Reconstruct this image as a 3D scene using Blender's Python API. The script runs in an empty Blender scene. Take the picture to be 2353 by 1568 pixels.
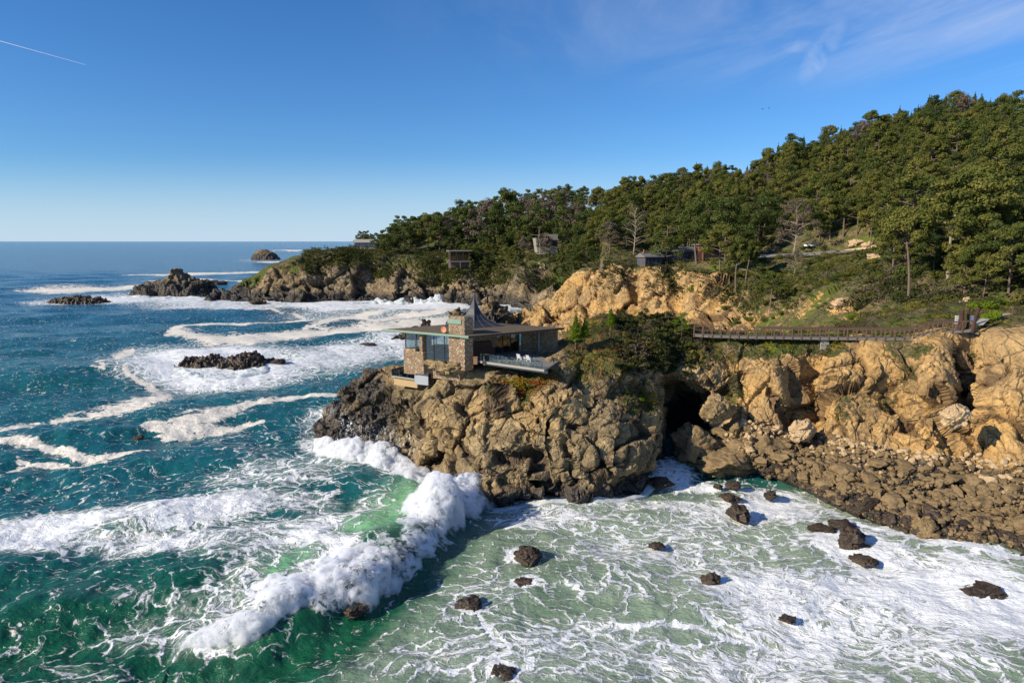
import bpy, math, random
import numpy as np
from mathutils import Vector
random.seed(7); rng = np.random.default_rng(7)
scene = bpy.context.scene
# ------------------------------------------------------------------ camera
CAMZ = 30.0; F = 1568.0; CX, CY = 1176.0, 784.0
PITCH = math.atan(230.0 / F); CP, SP = math.cos(PITCH), math.sin(PITCH)
cd = bpy.data.cameras.new('camera'); cam = bpy.data.objects.new('camera', cd)
scene.collection.objects.link(cam); scene.camera = cam
cd.sensor_width = 36; cd.lens = 24.0; cd.clip_end = 120000; cd.clip_start = 0.5
cam.location = (0, 0, CAMZ); cam.rotation_euler = (math.pi / 2 - PITCH, 0, 0)
# ------------------------------------------------------------------ sun and sky
EL = math.radians(27); TS = Vector((-0.90, -0.43, 0)).normalized()
SUNV = Vector((TS.x * math.cos(EL), TS.y * math.cos(EL), math.sin(EL)))
sl = bpy.data.lights.new('sun', 'SUN'); sl.energy = 4.9; sl.angle = math.radians(0.5); sl.color = (1, 0.88, 0.70)
so = bpy.data.objects.new('sun', sl); scene.collection.objects.link(so)
so.rotation_euler = SUNV.to_track_quat('Z', 'Y').to_euler()
w = bpy.data.worlds.new('World'); scene.world = w; w.use_nodes = True
wt = w.node_tree; wt.nodes.clear()
def wn(t, **k):
    n = wt.nodes.new(t)
    for a, b in k.items(): setattr(n, a, b)
    return n
sky = wn('ShaderNodeTexSky', sky_type='NISHITA', sun_disc=False)
sky.sun_elevation = EL; sky.sun_rotation = math.atan2(SUNV.x, SUNV.y)
sky.air_density = 1.0; sky.dust_density = 0.0; sky.ozone_density = 3.0; sky.altitude = 30
bg = wn('ShaderNodeBackground'); bg.inputs[1].default_value = 0.084
wo = wn('ShaderNodeOutputWorld')
# thin cirrus high over the hill, laid out on a cloud plane above the place
tc = wn('ShaderNodeTexCoord'); sep = wn('ShaderNodeSeparateXYZ'); wt.links.new(tc.outputs['Generated'], sep.inputs[0])
def wmath(op, a, b=None, c=None, clamp=False):
    n = wn('ShaderNodeMath', operation=op); n.use_clamp = clamp
    for i, v in enumerate((a, b, c)):
        if v is None: continue
        if isinstance(v, (int, float)): n.inputs[i].default_value = v
        else: wt.links.new(v, n.inputs[i])
    return n.outputs[0]
zc = wmath('MAXIMUM', sep.outputs[2], 0.03)
cx_, cy_ = wmath('DIVIDE', sep.outputs[0], zc), wmath('DIVIDE', sep.outputs[1], zc)
comb = wn('ShaderNodeCombineXYZ'); wt.links.new(cx_, comb.inputs[0]); wt.links.new(cy_, comb.inputs[1])
mp = wn('ShaderNodeMapping'); mp.inputs['Scale'].default_value = (0.9, 0.34, 1); mp.inputs['Rotation'].default_value = (0, 0, 0.5)
wt.links.new(comb.outputs[0], mp.inputs[0])
n1 = wn('ShaderNodeTexNoise'); n1.inputs['Scale'].default_value = 1.5; n1.inputs['Detail'].default_value = 9; n1.inputs['Roughness'].default_value = 0.62; n1.inputs['Distortion'].default_value = 0.6
wt.links.new(mp.outputs[0], n1.inputs['Vector'])
n2 = wn('ShaderNodeTexNoise'); n2.inputs['Scale'].default_value = 0.35; n2.inputs['Detail'].default_value = 2
wt.links.new(mp.outputs[0], n2.inputs['Vector'])
def wmap(v, a, b, c=0.0, d=1.0):
    n = wn('ShaderNodeMapRange', interpolation_type='SMOOTHSTEP'); wt.links.new(v, n.inputs[0])
    for i, q in enumerate((a, b, c, d)): n.inputs[i + 1].default_value = q
    return n.outputs[0]
# patch of cirrus: a region of the sky (direction x>0, fairly high)
az = wmath('DIVIDE', sep.outputs[0], wmath('MAXIMUM', sep.outputs[1], 0.05))
ele = wmath('DIVIDE', sep.outputs[2], wmath('MAXIMUM', sep.outputs[1], 0.05))
reg = wmath('MULTIPLY', wmap(az, -0.25, 0.35), wmap(ele, 0.18, 0.32))
cl = wmath('MULTIPLY', wmap(n1.outputs[0], 0.30, 0.85), reg)
cl = wmath('MULTIPLY', cl, wmap(n2.outputs[0], 0.20, 0.60, 0.35, 1.0))
def blob(a0, e0, ra, re, rot=0.0):
    dx, dy = wmath('SUBTRACT', az, a0), wmath('SUBTRACT', ele, e0)
    c, s = math.cos(rot), math.sin(rot)
    u = wmath('DIVIDE', wmath('ADD', wmath('MULTIPLY', dx, c), wmath('MULTIPLY', dy, s)), ra)
    v = wmath('DIVIDE', wmath('SUBTRACT', wmath('MULTIPLY', dy, c), wmath('MULTIPLY', dx, s)), re)
    d = wmath('ADD', wmath('MULTIPLY', u, u), wmath('MULTIPLY', v, v))
    return wmap(d, 1.0, 0.0)
n3 = wn('ShaderNodeTexNoise'); n3.inputs['Scale'].default_value = 26; n3.inputs['Detail'].default_value = 6; n3.inputs['Distortion'].default_value = 0.8
wt.links.new(tc.outputs['Generated'], n3.inputs['Vector'])
nb = wmap(n3.outputs[0], 0.30, 0.70)
wisp = wmath('ADD', wmath('MULTIPLY', blob(0.432, 0.262, 0.060, 0.020, 1.0), 0.32), wmath('MULTIPLY', blob(0.402, 0.268, 0.03, 0.010, 0.1), 0.18))
wisp = wmath('MULTIPLY', wisp, nb)
cov = wmath('ADD', wmath('MULTIPLY', cl, 0.55), wisp, clamp=True)
mixc = wn('ShaderNodeMix', data_type='RGBA'); mixc.inputs[7].default_value = (6.4, 6.9, 8.2, 1)
hsv = wn('ShaderNodeHueSaturation'); hsv.inputs['Saturation'].default_value = 1.08; hsv.inputs['Value'].default_value = 1.0
tint = wn('ShaderNodeMix', data_type='RGBA', blend_type='MULTIPLY'); tint.inputs[0].default_value = 1.0; tint.inputs[7].default_value = (0.60, 0.84, 1.17, 1)
wt.links.new(sky.outputs[0], tint.inputs[6]); wt.links.new(tint.outputs[2], hsv.inputs['Color'])
hz = wn('ShaderNodeMix', data_type='RGBA'); hz.inputs[7].default_value = (4.9, 6.3, 8.1, 1)   # pale band of sea air low over the horizon
wt.links.new(wmap(ele, 0.13, -0.02, 0.0, 0.80), hz.inputs[0]); wt.links.new(hsv.outputs[0], hz.inputs[6])
wt.links.new(cov, mixc.inputs[0]); wt.links.new(hz.outputs[2], mixc.inputs[6])
wt.links.new(mixc.outputs[2], bg.inputs[0]); wt.links.new(bg.outputs[0], wo.inputs[0])
scene.view_settings.view_transform = 'Standard'; scene.view_settings.look = 'None'
scene.view_settings.exposure = 0.45; scene.view_settings.gamma = 1.0
scene.cycles.max_bounces = 10; scene.cycles.diffuse_bounces = 3; scene.cycles.transparent_max_bounces = 12
scene.cycles.volume_bounces = 12; scene.cycles.volume_step_rate = 0.25; scene.cycles.volume_max_steps = 256; scene.cycles.use_denoising = True
scene.cycles.sample_clamp_indirect = 4

# ------------------------------------------------------------------ helpers
def ray(px, py):
    dx, up = px - CX, -(py - CY)
    return np.array([dx, F * CP + up * SP, -F * SP + up * CP])
def S(px, py, Y):
    r = ray(px, py); t = Y / r[1]; return (r[0] * t, Y, CAMZ + r[2] * t)
def W(px, py, z=0.0):
    r = ray(px, py); t = (z - CAMZ) / r[2]; return (r[0] * t, r[1] * t, z)
def Q(px, Y, z):        # a point at distance Y and height z, seen above column px
    up_ = None
    depth = Y * CP - (z - CAMZ) * SP
    return ((px - CX) / F * depth, Y, z)
def proj(P):
    x, y, z = P[..., 0], P[..., 1], P[..., 2] - CAMZ
    d = y * CP - z * SP; u = y * SP + z * CP
    return CX + F * x / d, CY - F * u / d

def _hash(ix, iy, iz, s=0):
    h = (ix.astype(np.int64) * 374761393 + iy.astype(np.int64) * 668265263 + iz.astype(np.int64) * 2147483647 + s * 974711) & 0xFFFFFFFF
    h = ((h ^ (h >> 13)) * 1274126177) & 0xFFFFFFFF
    h = ((h ^ (h >> 16)) * 2246822519) & 0xFFFFFFFF
    h = h ^ (h >> 15)
    return (h & 0xFFFFFF) / float(0x1000000)
def vn(P, s=0):
    i = np.floor(P); f = P - i; i = i.astype(np.int64); f = f * f * f * (f * (f * 6 - 15) + 10)
    r = 0
    for a in (0, 1):
        wa = f[..., 0] if a else 1 - f[..., 0]
        for b in (0, 1):
            wb = wa * (f[..., 1] if b else 1 - f[..., 1])
            for c in (0, 1):
                wc = wb * (f[..., 2] if c else 1 - f[..., 2])
                r = r + wc * _hash(i[..., 0] + a, i[..., 1] + b, i[..., 2] + c, s)
    return r * 2 - 1
def fbm(P, o=4, s=0, g=0.5):
    a, t, r = 1.0, 0.0, 0
    for k in range(o):
        r = r + a * vn(P * (2.03 ** k) + k * 7.1, s + k); t += a; a *= g
    return r / t
def worley(P, s=0, sq=0.0):
    i = np.floor(P).astype(np.int64); shp = P.shape[:-1]
    f1 = np.full(shp, 9.0); f2 = np.full(shp, 9.0); vec = np.zeros(P.shape); cid = np.zeros(shp)
    for a in (-1, 0, 1):
        for b in (-1, 0, 1):
            for c in (-1, 0, 1):
                jx, jy, jz = i[..., 0] + a, i[..., 1] + b, i[..., 2] + c
                q = np.stack([jx + _hash(jx, jy, jz, s), jy + _hash(jx, jy, jz, s + 1), jz + _hash(jx, jy, jz, s + 2)], -1)
                d = P - q; l = np.sqrt((d * d).sum(-1))
                if sq: l = l * (1 - sq) + sq * np.abs(d).max(-1) * 1.25
                cl_ = l < f1
                f2 = np.where(cl_, f1, np.minimum(f2, l))
                vec = np.where(cl_[..., None], d, vec); cid = np.where(cl_, _hash(jx, jy, jz, s + 3), cid)
                f1 = np.where(cl_, l, f1)
    return f1, f2, vec, cid
def sst(a, b, x):
    t = np.clip((x - a) / (b - a), 0, 1); return t * t * (3 - 2 * t)

CRKM = [None]
def rockdisp(P, scales, amps, s=0, strata=(0.35, 0.2, 1.25), warp=0.3):
    """angular, fractured displacement: tilted facets bounded by joints, finer chips on top"""
    out = np.zeros(P.shape[:-1]); z0 = lambda c: (c * 0).astype(np.int64)
    for k, (sc, am) in enumerate(zip(scales, amps)):
        an = (0.62, -0.35, 0.9, 0.2)[k % 4]; c, sn = math.cos(an), math.sin(an)
        R = np.stack([P[..., 0] * c + P[..., 2] * sn, P[..., 1], -P[..., 0] * sn + P[..., 2] * c], -1) * np.array([1.0, 1.0, strata[2] * 1.25])
        q = R / sc; q = q + warp * .75 * np.stack([fbm(q * .8 + 3, 2, s + 11), fbm(q * .8 + 9, 2, s + 12), fbm(q * .8 + 17, 2, s + 13)], -1)
        f1, f2, v, cid = worley(q, s + 20 * k); ci = (cid * 1e6).astype(np.int64); t1, t2, t3 = (_hash(ci, z0(cid), z0(cid), j) - .5 for j in (5, 6, 7))
        crack = np.exp(-((f2 - f1) / 0.05) ** 2) * (cid > .45)
        out += ((cid - 0.5) * 1.1 + (v[..., 0] * t1 + v[..., 1] * t2 + v[..., 2] * t3) * 3.1 - 0.45 * crack) * am
        if k < 2: cm = np.exp(-((f2 - f1) / (0.055 if k == 0 else 0.045)) ** 2) * (cid > (.25, .55)[k]); CRKM[0] = cm if k == 0 else np.maximum(CRKM[0], cm * .8)
    rid = 1 - 2 * np.abs(fbm(P / (scales[-1] * 1.6), 5, s + 50, .6)); out += (rid - .45) * amps[-1] * 1.1
    return out

def weather(G, N0, passes, mask, s, strata=1.0, warp=.22, fine=None):
    """break a surface up scale by scale, each pass working on the already broken surface"""
    crk = np.zeros(mask.shape); z0 = lambda c: (c * 0).astype(np.int64); N = N0
    for k, (sc, am) in enumerate(passes):
        an = (0.62, -0.30, 0.95, 0.1)[k % 4]; c, sn = math.cos(an), math.sin(an)
        R = np.stack([G[..., 0] * c + G[..., 2] * sn, G[..., 1], -G[..., 0] * sn + G[..., 2] * c], -1) * np.array([1.0, 1.0, strata]) / sc
        q = R + warp * np.stack([fbm(R * .8 + 3, 2, s + 11), fbm(R * .8 + 9, 2, s + 12), fbm(R * .8 + 17, 2, s + 13)], -1)
        f1, f2, v, cid = worley(q, s + 20 * k, .6); ci = (cid * 1e6).astype(np.int64); t1, t2, t3 = (_hash(ci, z0(cid), z0(cid), j) - .5 for j in (5, 6, 7))
        e = f2 - f1; d = ((cid - .5) * .85 + (v[..., 0] * t1 + v[..., 1] * t2 + v[..., 2] * t3) * 3.3 - .5 * np.exp(-(e / .06) ** 2) * (cid > .35)) * am * mask
        G = G + N * d[..., None]; Nn = gnorm(G); sg = np.sign((Nn * N0).sum(-1, keepdims=True) + 1e-9); N = Nn * sg * .22 + N0 * .78; N /= np.linalg.norm(N, axis=-1, keepdims=True) + 1e-9
        if k < 3: crk = np.maximum(crk, np.exp(-(e / (.055, .05, .05)[k]) ** 2) * (cid > (.2, .45, .6)[k]) * (1, .85, .6)[k])
    sc, am = fine; rid = 1 - 2 * np.abs(fbm(G / sc, 5, s + 50, .62)); G = G + N * ((rid - .45) * am * mask)[..., None]
    return G, crk * mask

def mesh_obj(name, verts, faces, mat=None, parent=None, smooth=False, col=None):
    me = bpy.data.meshes.new(name)
    verts = np.asarray(verts, dtype=np.float32).reshape(-1, 3)
    if isinstance(faces, np.ndarray) and faces.ndim == 2:
        n, k = faces.shape
        me.vertices.add(len(verts)); me.vertices.foreach_set('co', verts.ravel())
        me.loops.add(n * k); me.loops.foreach_set('vertex_index', faces.astype(np.int32).ravel())
        me.polygons.add(n); me.polygons.foreach_set('loop_start', np.arange(0, n * k, k, dtype=np.int32))
        me.update(calc_edges=True); me.validate()
    else:
        me.from_pydata([tuple(map(float, v)) for v in verts], [], [tuple(f) for f in faces]); me.update()
    if smooth: me.polygons.foreach_set('use_smooth', np.ones(len(me.polygons), dtype=bool))
    if mat: me.materials.append(mat)
    o = bpy.data.objects.new(name, me); scene.collection.objects.link(o)
    if parent: o.parent = parent
    return o
def fattr(o, name, a):
    at = o.data.attributes.new(name, 'FLOAT', 'POINT'); at.data.foreach_set('value', np.asarray(a, dtype=np.float32).ravel())
def cattr(o, name, a):
    a = np.asarray(a, dtype=np.float32).reshape(-1, 3); a = np.concatenate([a, np.ones((len(a), 1), np.float32)], 1)
    at = o.data.attributes.new(name, 'FLOAT_COLOR', 'POINT'); at.data.foreach_set('color', a.ravel())
def tag(o, label=None, cat=None, group=None, kind=None):
    if label: o['label'] = label
    if cat: o['category'] = cat
    if group: o['group'] = group
    if kind: o['kind'] = kind
    return o
def empty(name, loc=(0, 0, 0), rz=0.0):
    o = bpy.data.objects.new(name, None); scene.collection.objects.link(o)
    o.location = loc; o.rotation_euler = (0, 0, rz); o.empty_display_size = 0.3; return o
def copy_tree(o, parent=None):
    c = o.copy(); scene.collection.objects.link(c)
    if parent: c.parent = parent
    for ch in list(o.children): copy_tree(ch, c)
    return c
def gridfaces(nu, nv):
    i = np.arange(nu - 1)[:, None] * nv + np.arange(nv - 1)[None]
    return np.stack([i, i + nv, i + nv + 1, i + 1], -1).reshape(-1, 4)
def crom(A, n):          # Catmull-Rom resampling along axis 0
    A = np.asarray(A, float); m = len(A); t = np.linspace(0, m - 1, n); i = np.minimum(t.astype(int), m - 2); f = (t - i)
    f = f.reshape((-1,) + (1,) * (A.ndim - 1))
    p0, p1, p2, p3 = A[np.maximum(i - 1, 0)], A[i], A[i + 1], A[np.minimum(i + 2, m - 1)]
    r = 0.5 * (2 * p1 + (p2 - p0) * f + (2 * p0 - 5 * p1 + 4 * p2 - p3) * f ** 2 + (3 * p1 - p0 - 3 * p2 + p3) * f ** 3)
    lin = p1 + (p2 - p1) * f
    return 0.65 * r + 0.35 * lin
def gnorm(G):
    du = np.gradient(G, axis=0); dv = np.gradient(G, axis=1); n = np.cross(du, dv)
    return n / (np.linalg.norm(n, axis=-1, keepdims=True) + 1e-9)
def loft(C, nu, nv):
    G = crom(np.asarray(C, float), nu); G = crom(np.swapaxes(G, 0, 1), nv); return np.swapaxes(G, 0, 1)

# ------------------------------------------------------------------ node materials
class NT:
    def __init__(s, name):
        s.m = bpy.data.materials.new(name); s.m.use_nodes = True; s.t = s.m.node_tree; s.t.nodes.clear()
        s.out = s.t.nodes.new('ShaderNodeOutputMaterial')
    def n(s, t, **k):
        x = s.t.nodes.new(t)
        for a, b in k.items(): setattr(x, a, b)
        return x
    def l(s, a, b): s.t.links.new(a, b)
    def set(s, sock, v):
        if isinstance(v, (int, float)): sock.default_value = v
        elif isinstance(v, tuple): sock.default_value = v if len(v) == 4 or len(sock.default_value) == 3 else v + (1,)
        else: s.l(v, sock)
    def math(s, op, a, b=None, clamp=False):
        x = s.n('ShaderNodeMath', operation=op); x.use_clamp = clamp; s.set(x.inputs[0], a)
        if b is not None: s.set(x.inputs[1], b)
        return x.outputs[0]
    def attr(s, name, col=False):
        x = s.n('ShaderNodeAttribute', attribute_name=name); return x.outputs['Color' if col else 'Fac']
    def pos(s): return s.n('ShaderNodeNewGeometry').outputs['Position']
    def objc(s): return s.n('ShaderNodeTexCoord').outputs['Object']
    def map(s, v, scale=(1, 1, 1), rot=(0, 0, 0)):
        x = s.n('ShaderNodeMapping'); s.l(v, x.inputs[0]); x.inputs['Scale'].default_value = scale; x.inputs['Rotation'].default_value = rot; return x.outputs[0]
    def noise(s, v, scale, detail=4, rough=0.55, dist=0.0, col=False):
        x = s.n('ShaderNodeTexNoise'); s.l(v, x.inputs['Vector']); x.inputs['Scale'].default_value = scale
        x.inputs['Detail'].default_value = detail; x.inputs['Roughness'].default_value = rough; x.inputs['Distortion'].default_value = dist
        return x.outputs['Color' if col else 0]
    def voro(s, v, scale, feature='F1', dims='3D', out='Distance', rand=1.0):
        x = s.n('ShaderNodeTexVoronoi', feature=feature, voronoi_dimensions=dims); s.l(v, x.inputs['Vector'])
        x.inputs['Scale'].default_value = scale; x.inputs['Randomness'].default_value = rand; return x.outputs[out]
    def ramp(s, v, a, b, c=0.0, d=1.0):
        x = s.n('ShaderNodeMapRange', interpolation_type='SMOOTHSTEP'); s.set(x.inputs[0], v)
        for i, q in enumerate((a, b, c, d)): s.set(x.inputs[i + 1], q)
        return x.outputs[0]
    def mix(s, f, a, b, mode='MIX'):
        x = s.n('ShaderNodeMix', data_type='RGBA', blend_type=mode); s.set(x.inputs[0], f); s.set(x.inputs[6], a); s.set(x.inputs[7], b); return x.outputs[2]
    def bump(s, h, strength, dist, nrm=None):
        x = s.n('ShaderNodeBump'); s.l(h, x.inputs['Height']); x.inputs['Strength'].default_value = strength; x.inputs['Distance'].default_value = dist
        if nrm is not None: s.l(nrm, x.inputs['Normal'])
        return x.outputs[0]
    def vadd(s, a, b, k):
        m = s.n('ShaderNodeVectorMath', operation='SUBTRACT'); s.l(b, m.inputs[0]); m.inputs[1].default_value = (.5, .5, .5)
        x = s.n('ShaderNodeVectorMath', operation='SCALE'); s.l(m.outputs[0], x.inputs[0]); x.inputs['Scale'].default_value = k
        y = s.n('ShaderNodeVectorMath', operation='ADD'); s.l(a, y.inputs[0]); s.l(x.outputs[0], y.inputs[1]); return y.outputs[0]
    def bsdf(s, col, rough=0.8, spec=0.3, nrm=None, **k):
        b = s.n('ShaderNodeBsdfPrincipled'); s.set(b.inputs['Base Color'], col); s.set(b.inputs['Roughness'], rough); b.inputs['Specular IOR Level'].default_value = spec
        if nrm is not None: s.l(nrm, b.inputs['Normal'])
        for a, v in k.items(): s.set(b.inputs[a], v)
        s.l(b.outputs[0], s.out.inputs[0]); return b
def simple(name, col, rough=0.7, spec=0.3, var=0.25, scale=3.0, metal=0.0, bump=0.0):
    m = NT(name); p = m.objc(); nz = m.noise(p, scale, 5, 0.6)
    c2 = tuple(v * (1 - var) for v in col); c1 = tuple(min(1, v * (1 + var)) for v in col)
    nr = m.bump(m.noise(p, scale * 4, 4), bump, 0.05) if bump else None
    m.bsdf(m.mix(nz, c2, c1), rough, spec, nr, Metallic=metal); return m.m

def rock_material(name, ca, cb, cc, seam, vegcols, wetc=(0.030, 0.026, 0.022), bscale=1.0, bdist=0.22):
    m = NT(name); p = m.pos()
    wp = m.vadd(p, m.noise(p, 0.5 / bscale, 4, 0.5, col=True), 0.9 * bscale)
    big = m.noise(p, 0.13 / bscale, 4, 0.6); mid = m.noise(wp, 0.55 / bscale, 6, 0.65); fine = m.noise(wp, 3.2 / bscale, 6, 0.7)
    col = m.mix(m.ramp(big, 0.35, 0.62), ca, cb)
    col = m.mix(m.ramp(mid, 0.46, 0.72), col, cc)
    lm = m.map(wp, (1, 1, 0.75), (0.0, 0.5, 0.2))
    cr = m.voro(lm, 0.55 / bscale, 'DISTANCE_TO_EDGE'); cr2 = m.voro(lm, 1.7 / bscale, 'DISTANCE_TO_EDGE')
    col = m.mix(m.math('MULTIPLY', m.ramp(cr, 0.045, 0.0), m.ramp(mid, .40, .62)), col, seam)
    strm = m.math('MULTIPLY', m.attr('strm'), m.ramp(m.noise(m.map(p, (2.6, 2.6, .35)), 1.2, 5, .7), .50, .62))
    col = m.mix(m.ramp(fine, 0.35, 0.68, 0.0, 0.45), col, m.mix(0.4, col, (0.60, 0.46, 0.28)))
    col = m.mix(m.ramp(fine, 0.52, 0.36, 0.0, 0.40), col, seam)
    tone = m.attr('tone'); col = m.mix(tone, col, m.mix(m.ramp(mid, .4, .65), (0.13, 0.10, 0.055), (0.30, 0.235, 0.135)))
    st_ = m.noise(m.map(wp, (.9, .9, .22)), .5 / bscale, 6, .66); col = m.mix(m.ramp(st_, .50, .64, 0, .72), col, m.mix(.35, (0.055, 0.045, 0.03), col))
    ck = m.math('MULTIPLY', m.ramp(m.attr('crk'), .20, .85), m.ramp(fine, .25, .6, .35, 1.0)); col = m.mix(ck, col, seam)  # shade inside the cracks painted into the rock colour
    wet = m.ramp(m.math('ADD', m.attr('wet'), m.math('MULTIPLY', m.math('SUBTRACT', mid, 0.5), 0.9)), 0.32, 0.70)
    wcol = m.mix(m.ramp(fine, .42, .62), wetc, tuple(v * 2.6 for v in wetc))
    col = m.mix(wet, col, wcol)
    vg = m.noise(p, 0.9 / bscale, 5, 0.6); vh = m.noise(p, 0.22 / bscale, 3, 0.5); vi = m.noise(p, 5.0 / bscale, 4, .7)
    v0, v1, v2, v3 = vegcols
    vc = m.mix(m.ramp(vg, .40, .60), v0, v1); vc = m.mix(m.ramp(vh, .50, .64), vc, v2)
    vc = m.mix(m.math('MULTIPLY', m.ramp(vg, .5, .62), m.ramp(vh, .52, .40)), vc, v3)
    vc = m.mix(m.ramp(vi, .35, .65), m.mix(.55, vc, (0.02, 0.025, 0.01)), vc)
    veg = m.ramp(m.math('ADD', m.attr('veg'), m.math('MULTIPLY', m.math('SUBTRACT', m.noise(p, 1.3 / bscale, 6, .7), 0.5), 1.5)), 0.42, 0.58)
    col = m.mix(veg, col, vc)
    col = m.mix(strm, col, (.75, .78, .80))
    h = m.math('ADD', m.math('MULTIPLY', mid, 1.0), m.math('MULTIPLY', fine, 0.5))
    h = m.math('SUBTRACT', h, m.math('MULTIPLY', m.ramp(cr, 0.07, 0.0), 0.30)); h = m.math('ADD', h, m.math('MULTIPLY', m.voro(lm, 2.3 / bscale), .35))
    h = m.math('ADD', h, m.math('MULTIPLY', m.math('MULTIPLY', vi, veg), 0.8))
    rough = m.math('SUBTRACT', 0.92, m.math('MULTIPLY', wet, 0.42))
    m.bsdf(col, rough, 0.25, m.bump(h, 0.85, bdist * bscale)); return m.m
VEG = ((0.085, 0.095, 0.025), (0.19, 0.145, 0.065), (0.13, 0.165, 0.025), (0.25, 0.17, 0.10))
VEGR = ((0.075, 0.085, 0.02), (0.16, 0.12, 0.035), (0.21, 0.15, 0.018), (0.22, 0.065, 0.03))
GRASS = ((0.075, 0.088, 0.024), (0.16, 0.125, 0.055), (0.105, 0.135, 0.022), (0.24, 0.17, 0.09))
M_near = rock_material('near_rock', (0.31, 0.20, 0.078), (0.175, 0.130, 0.070), (0.47, 0.34, 0.165), (0.075, 0.052, 0.034), VEGR)
M_cliff = rock_material('ochre_rock', (0.47, 0.275, 0.082), (0.33, 0.215, 0.095), (0.57, 0.37, 0.145), (0.12, 0.075, 0.04), VEG, bscale=1.5, bdist=.3)
M_far = rock_material('far_rock', (0.24, 0.165, 0.09), (0.15, 0.12, 0.085), (0.32, 0.24, 0.145), (0.05, 0.04, 0.032), GRASS, bscale=3.5, bdist=.3)
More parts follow.
